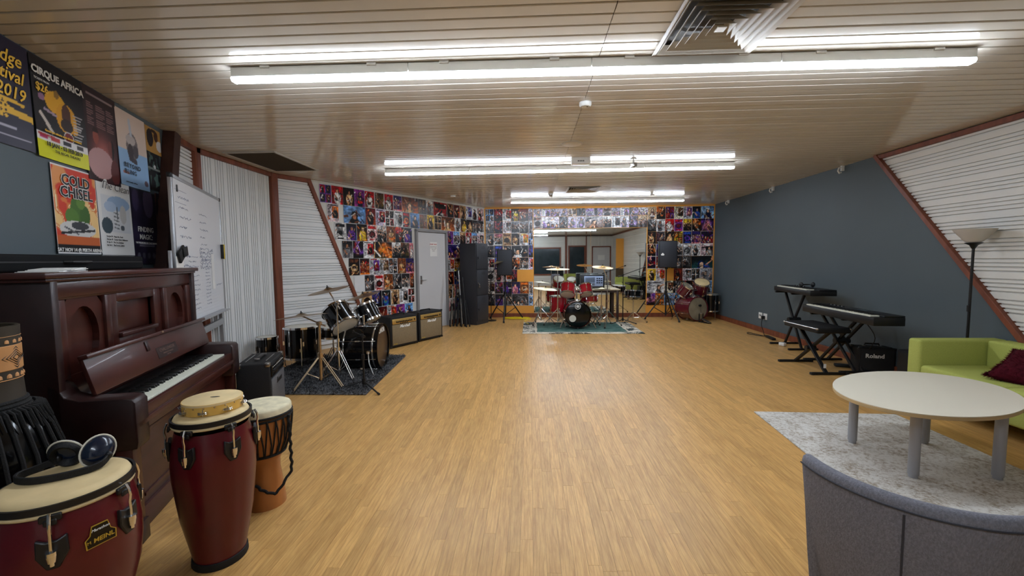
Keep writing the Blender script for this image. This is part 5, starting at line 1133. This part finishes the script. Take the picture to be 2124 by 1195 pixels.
# ------------------------------------------------------------------ cabinet, folded stands, small cymbal stand
pa,pb,pc=Vector((-1.555,9.05,0)),Vector((-1.173,8.84,0)),Vector((-.945,9.27,0)); dx=(pc-pb).normalized()
t=thing('locker_cabinet','tall charcoal metal locker cabinet in the corner beside the grey door','cabinet',pb,math.atan2(dx.y,dx.x)); Wc,Dc,Hc=.46,.44,1.79
mb=MB(); mb.box((Wc/2,Dc/2+.012,Hc/2),(Wc,Dc,Hc)); obj('body',mb.mesh('b',bev=.004),m_cab,t)
for i in range(3):
    z=.09+.565*i; mb=MB(); mb.box((Wc/2,.004,z+.275),(Wc-.03,.018,.548)); d_=obj('door',mb.mesh('d',bev=.003),m_cab,t)
    for k in range(3): mb=MB(); mb.box((Wc*.55,-.006,z+.46+.02*k),(.12,.004,.006)); obj('vent_slot',mb,m_blk,d_)
    mb=MB(); mb.cyl((.06,-.004,z+.26),(.06,-.02,z+.26),.018).box((.06,-.022,z+.25),(.012,.01,.05)); obj('lock',mb,m_steel if i==1 else m_cab,d_)
    if i==1: mb=MB(); mb.box((.065,-.03,z+.19),(.035,.02,.04)); mb.tube([(.052,-.03,z+.21),(.052,-.03,z+.24),(.078,-.03,z+.24),(.078,-.03,z+.21)],.004); obj('padlock',mb.mesh('p',bev=.004),m_steel,d_)
mb=MB(); mb.box((Wc/2,Dc/2+.012,.035),(Wc-.02,Dc-.02,.07)); obj('plinth',mb.mesh('p'),m_blk,t)
fs=[((-1.66,8.80),(-1.60,8.90),1.20,.05,'tallest folded black stand leaning by the locker cabinet'),((-1.58,8.74),(-1.545,8.86),.95,.055,'second folded black stand leaning by the locker cabinet, shorter'),((-1.47,8.68),(-1.56,8.80),1.25,.05,'folded black stand, third from the grey door, against the locker cabinet'),((-1.36,8.64),(-1.47,8.76),1.05,.05,'folded black stand nearest the front corner of the locker cabinet'),((-1.72,8.70),(-1.68,8.78),.90,.045,'folded grey-poled stand left of the bunch, beside the grey door')]
for (bx,by),(tx_,ty_),hh,r,l in fs:
    t=thing('folded_stand',l,'stand',(bx,by,0),group='folded stands by the locker'); d=Vector((tx_-bx,ty_-by,hh)); mb=MB(); mb.tube([d*.04,d],.012); obj('pole',mb,m_steel if 'grey' in l else m_blk,t)
    mb=MB(); mb.cyl(d*.48,d*.54,.028); obj('collar',mb,m_blk,t); mb=MB(); mb.cyl(d*.96,d*1.01,.02); obj('top_cap',mb,m_blk,t)
    for i in range(3):
        a=2*PI*i/3+.3; o_=Vector((r*math.cos(a),r*math.sin(a),0)); mb=MB(); mb.tube([d*.5+o_*.4,o_+Vector((0,0,.02))],.010); lg=obj('leg',mb,m_blk,t); mb=MB(); mb.cyl(o_,o_+Vector((0,0,.04)),.014); obj('rubber_foot',mb,m_rubber,lg)
t=thing('round_base_stand','thin black stand with round base behind the locker cabinet','stand',(-.93,9.52,0)); mb=MB(); mb.lathe([(0,0),(.12,0),(.12,.015),(.03,.03),(0,.032)],28); obj('base',mb,m_blk,t); mb=MB(); mb.cyl((0,0,.02),(0,0,1.10),.009).cyl((0,0,.6),(0,0,.66),.015); obj('pole',mb,m_blk,t); mb=MB(); mb.tube([(0,0,1.08),(.10,-.08,1.22),(.165,-.14,1.37)],.008); obj('boom_arm',mb,m_blk,t)
cymbal('small splash cymbal tilted in front of the left loudspeaker',(-.765,9.38,1.40),(-.26,-.14,1),.27,m_pale,'cymbals')
# ------------------------------------------------------------------ burgundy kit in the back right corner
G3='burgundy drum kit in the corner'; n3=Vector((.33,-.94,.03)).normalized(); fc=Vector((3.74,9.33,.288))
t=drum('bass_drum','burgundy bass drum with worn clear head and pedal in back right corner',.262,.40,m_burg,m_headclr,m_head,fc-n3*.40,frame_rot(n3,(1,0,0)),8,m_burg,hoopw=.04)
mb=MB(); mb.cyl((0,.27,.24),(0,.42,.24),.016); mb.tube([(-.18,.41,.24),(.18,.41,.24)],.011); obj('tom_holder',mb,m_chrome,t)
for s_ in (-1,1): mb=MB(); mb.tube([(s_*.262,-.10,.08),(s_*.33,-.20,.02),(s_*.37,-.275,-.03)],.009); obj('spur',mb,m_chrome,t)
t=thing('kick_pedal','bass drum pedal with round beater at the burgundy drum','pedal',(3.79,9.20,0),.33); mb=MB(); mb.box((0,-.10,.012),(.09,.28,.012)); obj('base_plate',mb.mesh('b',bev=.003),m_blk,t); mb=MB(); mb.box((0,-.12,.055),(.08,.24,.012),Matrix.Rotation(.25,3,'X')); obj('foot_board',mb.mesh('b',bev=.003),m_steel,t)
for s_ in (-1,1): mb=MB(); mb.box((s_*.05,.03,.10),(.014,.02,.20)); obj('post',mb.mesh('p'),m_blk,t)
mb=MB(); mb.cyl((-.06,.03,.195),(.06,.03,.195),.009); mb.tube([(0,.03,.195),(0,.06,.36)],.005); obj('beater_shaft',mb,m_chrome,t); mb=MB(); mb.cyl((0,.045,.37),(0,.09,.365),.028); obj('beater',mb.mesh('b',bev=.004),m_blk,t)
tn=Vector((.42,-.42,.80)).normalized(); drum('tom_drum','left burgundy tom tilted to the right on the corner kit',.142,.24,m_burg,m_headclr,m_head,Vector((3.55,9.52,.735))-tn*.17,frame_rot(tn),6,group=G3)
tn=Vector((-.04,-.50,.86)).normalized(); drum('tom_drum','right burgundy tom with tan head on the corner kit',.165,.26,m_burg,m_skin,m_head,Vector((3.92,9.60,.80))-tn*.18,frame_rot(tn),6,group=G3)
t=drum('floor_tom','black floor tom on chrome legs squeezed in the back right corner',.17,.38,m_blkgloss,m_head,m_head,(4.19,9.72,.20),(0,0,.2),6,group=G3)
for i in range(3):
    a=2*PI*i/3-1.7; c_,s_=math.cos(a),math.sin(a); mb=MB(); mb.tube([(.19*c_,.19*s_,.25),(.19*c_,.19*s_,-.1),(.205*c_,.205*s_,-.188)],.007); obj('leg',mb,m_chrome,t)
# ------------------------------------------------------------------ keyboards at the right wall
def xstand(name,label,y0,y1,x0,x1,h,double=True,th=.03,group='x-shaped keyboard stands'):
    yc=(y0+y1)/2; xc=(x0+x1)/2; t=thing(name,label,'stand',(xc,yc,0),group=group); L=(y1-y0)/2; d=(x1-x0)/2
    for s_ in (-1,1):
        mb=MB(); mb.box((0,s_*L,.015),(2*d,.03,.03)); b_=obj('floor_bar',mb.mesh('b',bev=.004),m_blk,t)
        for e in (-1,1): mb=MB(); mb.box((e*d,s_*L,.015),(.05,.036,.03)); obj('end_cap',mb.mesh('e',bev=.006),m_rubber,b_)
        mb=MB(); mb.box((0,s_*L*.85,h-.015),(2*d*.95,.035,.03)); obj('support_arm',mb.mesh('a',bev=.004),m_blk,t)
        for k in ((-.05,.05) if double else (0,)):
            mb=MB(); mb.bar((k+s_*.02,s_*L,.02),(k+s_*.02,-s_*L*.85,h-.02),.03,.03); obj('cross_leg',mb.mesh('c',bev=.003,seg=1),m_blk,t)
    mb=MB(); mb.cyl((-.09,0,h*.5),(.09,0,h*.5),.035); obj('pivot',mb,m_blk,t); return t
def keyboard(label,c,rz,L,Dp,Hh,nw,grp,x_off=0):
    t=thing('keyboard',label,'keyboard',c,rz,grp)          # local x along keys, -y to the player
    mb=MB(); mb.box((0,Dp/2,Hh*.42),(L,Dp,Hh*.84)); obj('body',mb.mesh('b',bev=.008),m_blk,t); mb=MB(); mb.box((0,Dp*.66,Hh*.92),(L,Dp*.66,Hh*.18)); obj('top_panel',mb.mesh('p',bev=.006),m_blk,t)
    kl=L-.14 if nw>45 else L-.22; kw_=kl/nw; kd=min(.15,Dp*.42); wk_=MB(); wk_.box((0,.012+kd/2,Hh*.84+.006),(kw_-.0014,kd,.016)); wk_=wk_.mesh('wk',bev=.001,seg=1); bk_=MB(); bk_.box((0,.012+kd-.045,Hh*.84+.018),(.011,.09,.014)); bk_=bk_.mesh('bk',bev=.001,seg=1)
    for i in range(nw): obj('white_key',wk_,m_ivory,t,(-kl/2+kw_*(i+.5)+x_off,0,0))
    for i in range(nw-1):
        if (i+5)%7 not in (2,6): obj('black_key',bk_,m_ebony,t,(-kl/2+kw_*(i+1)+x_off,0,0))
    for i in range(9): mb=MB(); mb.cyl((-L*.36+.035*i,Dp*.75,Hh*1.0),(-L*.36+.035*i,Dp*.75,Hh*1.0+.012),.008,n=10); obj('button',mb,m_steel if i%2 else m_blk,t)
    mb=MB(); mb.box((L*.12,Dp*.74,Hh*1.01),(.16,.05,.004)); obj('display',mb,m_glass,t); return t
xstand('keyboard_stand','black x stand with double braces under the long stage piano',5.12,5.78,3.80,4.26,.677,True)
keyboard('long black stage piano with white keys on the nearer keyboard stand',(3.71,5.17,.682),-PI/2-.075,1.31,.31,.11,52,'keyboards at the right wall')
xstand('keyboard_stand','black single x stand under the higher, farther keyboard',6.40,6.88,3.97,4.36,.885,False)
keyboard('shorter black keyboard on the higher stand farther along the wall',(3.92,6.36,.888),-PI/2-.14,1.13,.33,.085,36,'keyboards at the right wall',-.02)
t=thing('headphones','black headphones lying on top of the higher keyboard','headphones',(4.12,6.30,.977)); mb=MB(); mb.tube([(.09*math.cos(q),.075*math.sin(q),.035) for q in np.linspace(.2,PI-.2,14)],.009); obj('headband',mb,m_blk,t)
for s_ in (-1,1): mb=MB(); mb.sph((s_*.085,-.0,.038),(.022,.042,.038)); obj('ear_cup',mb,m_blk,t)
t=thing('keyboard_bench','padded black x-frame keyboard bench before the stage piano','bench',(3.64,5.37,0)); mb=MB(); mb.box((0,0,.538),(.40,.66,.07)); obj('seat_pad',mb.mesh('s',bev=.02,seg=3),m_blkmatte,t)
mb=MB(); mb.tube([(-.20,-.325,.558),(-.20,.325,.558),(.20,.325,.558),(.20,-.325,.558)],.006,6,True); obj('pale_piping',mb,m_steel,t)
for a in (-1,1):
    for b in (-1,1): mb=MB(); mb.sph((a*.192,b*.318,.558),(.018,.018,.014)); obj('corner_stud',mb,m_steel,t)
for s_ in (-1,1):
    mb=MB(); mb.box((-.03,s_*.32,.015),(.40,.035,.03)); b_=obj('floor_bar',mb.mesh('b',bev=.004),m_blk,t)
    for e in (-1,1): mb=MB(); mb.box((-.03+e*.20,s_*.32,.015),(.05,.042,.03)); obj('end_cap',mb.mesh('e',bev=.006),m_rubber,b_)
    mb=MB(); mb.bar((-.05+s_*.02,s_*.32,.02),(-.02+s_*.02,-s_*.24,.50),.045,.025); obj('cross_leg',mb.mesh('c',bev=.003,seg=1),m_blk,t)
mb=MB(); mb.cyl((-.10,.02,.26),(.02,.02,.26),.03); obj('pivot',mb,m_blk,t); mb=MB(); mb.box((-.07,-.295,.10),(.03,.004,.05)); obj('warning_sticker',mb,m_paper,t)
t=thing('wall_outlet','white double wall socket on the slate wall above the skirting','socket',(4.41,7.90,.30)); 
for k,y in enumerate((.12,-.04)):
    mb=MB(); mb.box((-.006,y,.015),(.012,.115,.115)); obj('socket_plate',mb.mesh('p',bev=.003),m_white,t)
for y in (.14,.10): mb=MB(); mb.box((-.0125,y,.02),(.003,.022,.03)); obj('port',mb,m_ventdark,t)
mb=MB(); mb.box((-.03,-.03,-.0),(.05,.05,.06)); tag(obj('power_plug',mb.mesh('p',bev=.006),m_blk,None,(4.398,7.90,.30)),'black plug in the right half of the wall socket','plug')
mb=MB(); mb.tube(smoothpts([(4.36,7.87,.28),(4.34,7.86,.16),(4.32,7.74,.02),(4.20,7.55,.008),(4.05,7.75,.008),(4.12,7.9,.008),(4.16,7.70,.012),(4.18,7.46,.02)],6),.006,6); tag(obj('extension_lead',mb.mesh('c'),m_blk),'black cord hanging from the wall socket to the floor','cord')
mb=MB(); mb.box((0,0,.022),(.06,.30,.04)); t=tag(obj('power_strip',mb.mesh('p',bev=.006),m_blk,None,(4.19,7.30,0),(0,0,-.15)),'black power strip on the floor below the wall socket','power strip')
mb=MB(); mb.box((0,0,.03),(.06,.09,.05)); tag(obj('white_adapter',mb.mesh('p',bev=.006),m_white,None,(4.05,6.72,0),(0,0,.4)),'small white power adapter on the floor under the higher keyboard','adapter')
mb=MB(); mb.box((0,0,.02),(.08,.20,.035)); tag(obj('foot_switch',mb.mesh('p',bev=.008),m_blk,None,(4.05,5.42,0),(0,0,1.2)),'black pedal switch on the floor under the stage piano','pedal')
mb=MB(); mb.tube(smoothpts([(4.02,5.10,.66),(4.12,5.05,.45),(4.14,5.2,.2),(4.28,5.3,.02),(4.16,5.4,.015)],6),.005,6); tag(obj('keyboard_cable',mb.mesh('c'),m_blk),'thin black cable hanging below the stage piano','cord')
# ------------------------------------------------------------------ lounge corner
t=thing('rug','pale distressed rug with brown traces under the oval table','rug',(0,0,0)); mb=MB(); mb.prism([(2.05,3.79),(3.27,3.75),(3.22,2.0),(1.90,1.9)],.010,Matrix.Translation((0,0,.0008))); obj('pile',mb.mesh('p',bev=.003,seg=1),m_rugpale,t)
t=thing('coffee_table','oval pale laminate table on four grey tube legs','table',(2.70,2.90,.0115)); ang=math.radians(27); mb=MB(); el=[(.655*math.cos(q)*math.cos(ang)-.435*math.sin(q)*math.sin(ang),.655*math.cos(q)*math.sin(ang)+.435*math.sin(q)*math.cos(ang)) for q in np.linspace(0,2*PI,65)[:-1]]
mb.prism([(x*.999,y*.999) for x,y in el],.004,Matrix.Translation((0,0,.4865))); obj('tabletop',mb.mesh('t'),m_table,t); mb=MB(); mb.prism(el,.022,Matrix.Translation((0,0,.4645))); obj('edge_band',mb.mesh('e',bev=.002,seg=1),m_edge,t)
for x,y in ((-.255,.255),(.275,.26),(-.255,-.245),(.255,-.25)):
    mb=MB(); mb.cyl((x,y,.02),(x,y,.4645),.029,n=24); l=obj('leg',mb,m_leg,t); mb=MB(); mb.cyl((x,y,0),(x,y,.02),.024,n=20); obj('glide',mb,m_leg,l)
def sofa(label,loc,rz,L):
    t=thing('sofa',label,'sofa',loc,rz,'lime green sofas')     # local: x along the back wall, -y to the front
    Dp=.78
    for nm,x0,x1,y0,y1,z0,z1 in (('arm',-L/2,-L/2+.13,-Dp,0,.13,.65),('arm',L/2-.13,L/2,-Dp,0,.13,.65),('back',-L/2+.13,L/2-.13,-.20,0,.13,.65),('base',-L/2+.13,L/2-.13,-Dp+.03,-.2,.13,.27)):
        mb=MB(); mb.box(((x0+x1)/2,(y0+y1)/2,(z0+z1)/2),(x1-x0,y1-y0,z1-z0)); obj(nm,mb.mesh(nm,bev=.025,seg=4),m_green,t)
    n=2
    for i in range(n):
        x0=-L/2+.132+(L-.264)/n*i; x1=x0+(L-.264)/n-.006; mb=MB(); mb.box(((x0+x1)/2,(-Dp-.2)/2,.345),(x1-x0,Dp-.2,.15)); obj('seat_cushion',mb.mesh('c',bev=.03,seg=4),m_green,t)
    for a in (-1,1):
        for b in (-.08,-Dp+.08): mb=MB(); mb.cyl((a*(L/2-.08),b,0),(a*(L/2-.08),b,.13),.022,.03); obj('foot',mb,m_blk,t)
    return t
sofa('lime green fabric sofa against the right wall behind the oval table',(4.385,3.24,0),-PI/2,1.62)
sofa('lime green fabric sofa at the far end, seen in the mirror only',(2.55,-1.95,0),PI,1.62)
t=thing('cushion','dark maroon furry cushion lying on the green sofa','cushion',(4.0,3.33,.505),rot=(.16,-.36,.40)); mb=MB(); n=14; v=[];f=[]
for s_ in (1,-1):
    for i in range(n+1):
        for j in range(n+1):
            a=2*i/n-1; b=2*j/n-1; k=max(0,(1-a**4)*(1-b**4))**.5; v.append((a*.24*(1-.10*(1-b*b)*abs(a)),b*.24*(1-.10*(1-a*a)*abs(b)),s_*.075*k))
m_=(n+1)**2
for i in range(n):
    for j in range(n):
        q=i*(n+1)+j; f+=[(q,q+n+1,q+n+2,q+1),(m_+q,m_+q+1,m_+q+n+2,m_+q+n+1)]
mb._add(v,f); obj('cover',mb.mesh('c',smooth=180),m_maroon,t); rg=np.random.default_rng(2); v=[];f=[]
for i in range(3200):
    a,b=rg.uniform(-1,1,2); s_=rg.choice((1,-1)); 
    if rg.random()<.3: a=rg.choice((-1,1))
    elif rg.random()<.3: b=rg.choice((-1,1))
    k=max(0,(1-a**4)*(1-b**4))**.5; p=Vector((a*.24*(1-.1*(1-b*b)*abs(a)),b*.24*(1-.1*(1-a*a)*abs(b)),s_*.075*k)); d=(p.normalized()+Vector(rg.uniform(-.7,.7,3))).normalized()*rg.uniform(.012,.032); w_=d.orthogonal().normalized()*.0022; o=len(v); v+=[p-w_,p+w_,p+d]; f.append((o,o+1,o+2))
me=D.meshes.new('fur'); me.from_pydata([tuple(x) for x in v],[],f); o=obj('fur',me,m_maroon,t); o['kind']='stuff'
t=thing('floor_lamp','slim black floor lamp with frosted bowl shade behind the green sofa','lamp',(4.22,4.12,0)); mb=MB(); mb.lathe([(0,0),(.125,0),(.125,.012),(.03,.03),(0,.032)],32); obj('base',mb,m_blk,t); mb=MB(); mb.cyl((0,0,.02),(0,0,1.50),.011); obj('pole',mb,m_blk,t); mb=MB(); mb.lathe([(.012,1.49),(.03,1.525),(.062,1.545),(.062,1.55),(0,1.55)],28); obj('shade_holder',mb,m_blk,t)
mb=MB(); mb.lathe([(.05,1.552),(.075,1.575),(.15,1.675),(.147,1.676),(.07,1.578),(.0,1.558)],36); obj('lamp_shade',mb,m_shade,t); mb=MB(); mb.tube([(-.012,-.01,.90),(-.03,-.02,.7),(-.045,-.02,.35),(-.05,-.02,.05)],.003); mb.box((-.026,-.018,.92),(.018,.018,.06)); obj('cord_and_switch',mb,m_blk,t)
# grey tub chair in the right foreground
fx=Vector((.68,.73,0)).normalized(); cc=Vector((1.270,1.395,0)); t=thing('tub_chair','grey linen tub chair seen from behind, in the right foreground','armchair',cc,math.atan2(fx.y,fx.x)+PI)
# local +x points back towards the camera
def shellpts(R,z,half,n): return [(R*math.cos(a),R*math.sin(a),z) for a in np.linspace(-half,half,n)]
n=33; rows=[]; half=1.0
prof=[(.17,.13),(.190,.13),(.222,.20),(.274,.40),(.311,.58),(.327,.70),(.329,.722),(.325,.738),(.313,.745),(.300,.742),(.292,.728),(.288,.70),(.240,.40),(.19,.18)]
mb=MB(); v=[];f=[]
for i,a in enumerate(np.linspace(-half,half,n)):
    e=min(1,(half-abs(a))/.10); q=(1-(1-e)**2)**.5
    for r,z in prof:
        rm=.30; v.append(((rm+(r-rm)*(.35+.65*q))*math.cos(a),(rm+(r-rm)*(.35+.65*q))*math.sin(a),.13+(z-.13)*(.955+.045*q)))
m_=len(prof)
for i in range(n-1):
    for j in range(m_): f.append((i*m_+j,i*m_+(j+1)%m_,(i+1)*m_+(j+1)%m_,(i+1)*m_+j))
f+=[tuple(range(m_)),tuple(range(n*m_-1,(n-1)*m_-1,-1))]; mb._add(v,f); obj('backrest',mb.mesh('b',smooth=60),m_grey,t)
mb=MB(); mb.tube([(r+.0015,0,z) for r,z in prof[1:6]],.0028,6); obj('back_seam',mb,M('dark_seam_thread',(58,58,64),.9),t)  # dark grey thread, also used for the rim piping
mb=MB(); mb.tube([(.3305*math.cos(a),.3305*math.sin(a),.712) for a in np.linspace(-half+.06,half-.06,30)],.0025,6); obj('rim_piping',mb,D.materials['dark_seam_thread'],t)
mb=MB(); mb.lathe([(0,.24),(.20,.24),(.215,.26),(.22,.36),(.20,.395),(0,.40)],40,Matrix.Translation((.02,0,0))); obj('seat_cushion',mb.mesh('s',smooth=60),m_grey,t)
mb=MB(); mb.lathe([(0,.13),(.15,.13),(.165,.15),(.18,.24),(0,.24)],40,Matrix.Translation((.02,0,0))); obj('seat_base',mb.mesh('s'),m_grey,t)
for a in (.7,2.4,-.7,-2.4): mb=MB(); mb.cyl((.20*math.cos(a)+.02,.20*math.sin(a),.13),(.25*math.cos(a)+.02,.25*math.sin(a),0),.02,.013); obj('wooden_leg',mb,m_edge,t)
# chair by the far window (mirror only)
for k in range(1):
    t=thing('stacking_chair','black chrome-framed chair by the far window, seen in the mirror','chair',(1.52,-1.35,0),PI); mb=MB(); mb.box((0,0,.45),(.44,.42,.05)); obj('seat',mb.mesh('s',bev=.015,seg=3),m_blkmatte,t); mb=MB(); mb.box((0,.22,.78),(.40,.04,.48)); obj('backrest',mb.mesh('s',bev=.018,seg=3),m_blkmatte,t)
    for a in (-1,1): mb=MB(); mb.tube([(a*.21,-.20,0),(a*.21,-.19,.42),(a*.21,.20,.44),(a*.21,.235,.60),(a*.20,.245,1.02)],.011); mb.tube([(a*.21,.25,0),(a*.21,.19,.44)],.011); obj('leg_frame',mb,m_chrome,t)
    mb=MB(); mb.tube([(-.20,.245,1.02),(-.12,.247,1.05),(.12,.247,1.05),(.20,.245,1.02)],.011); obj('top_rail',mb,m_chrome,t)
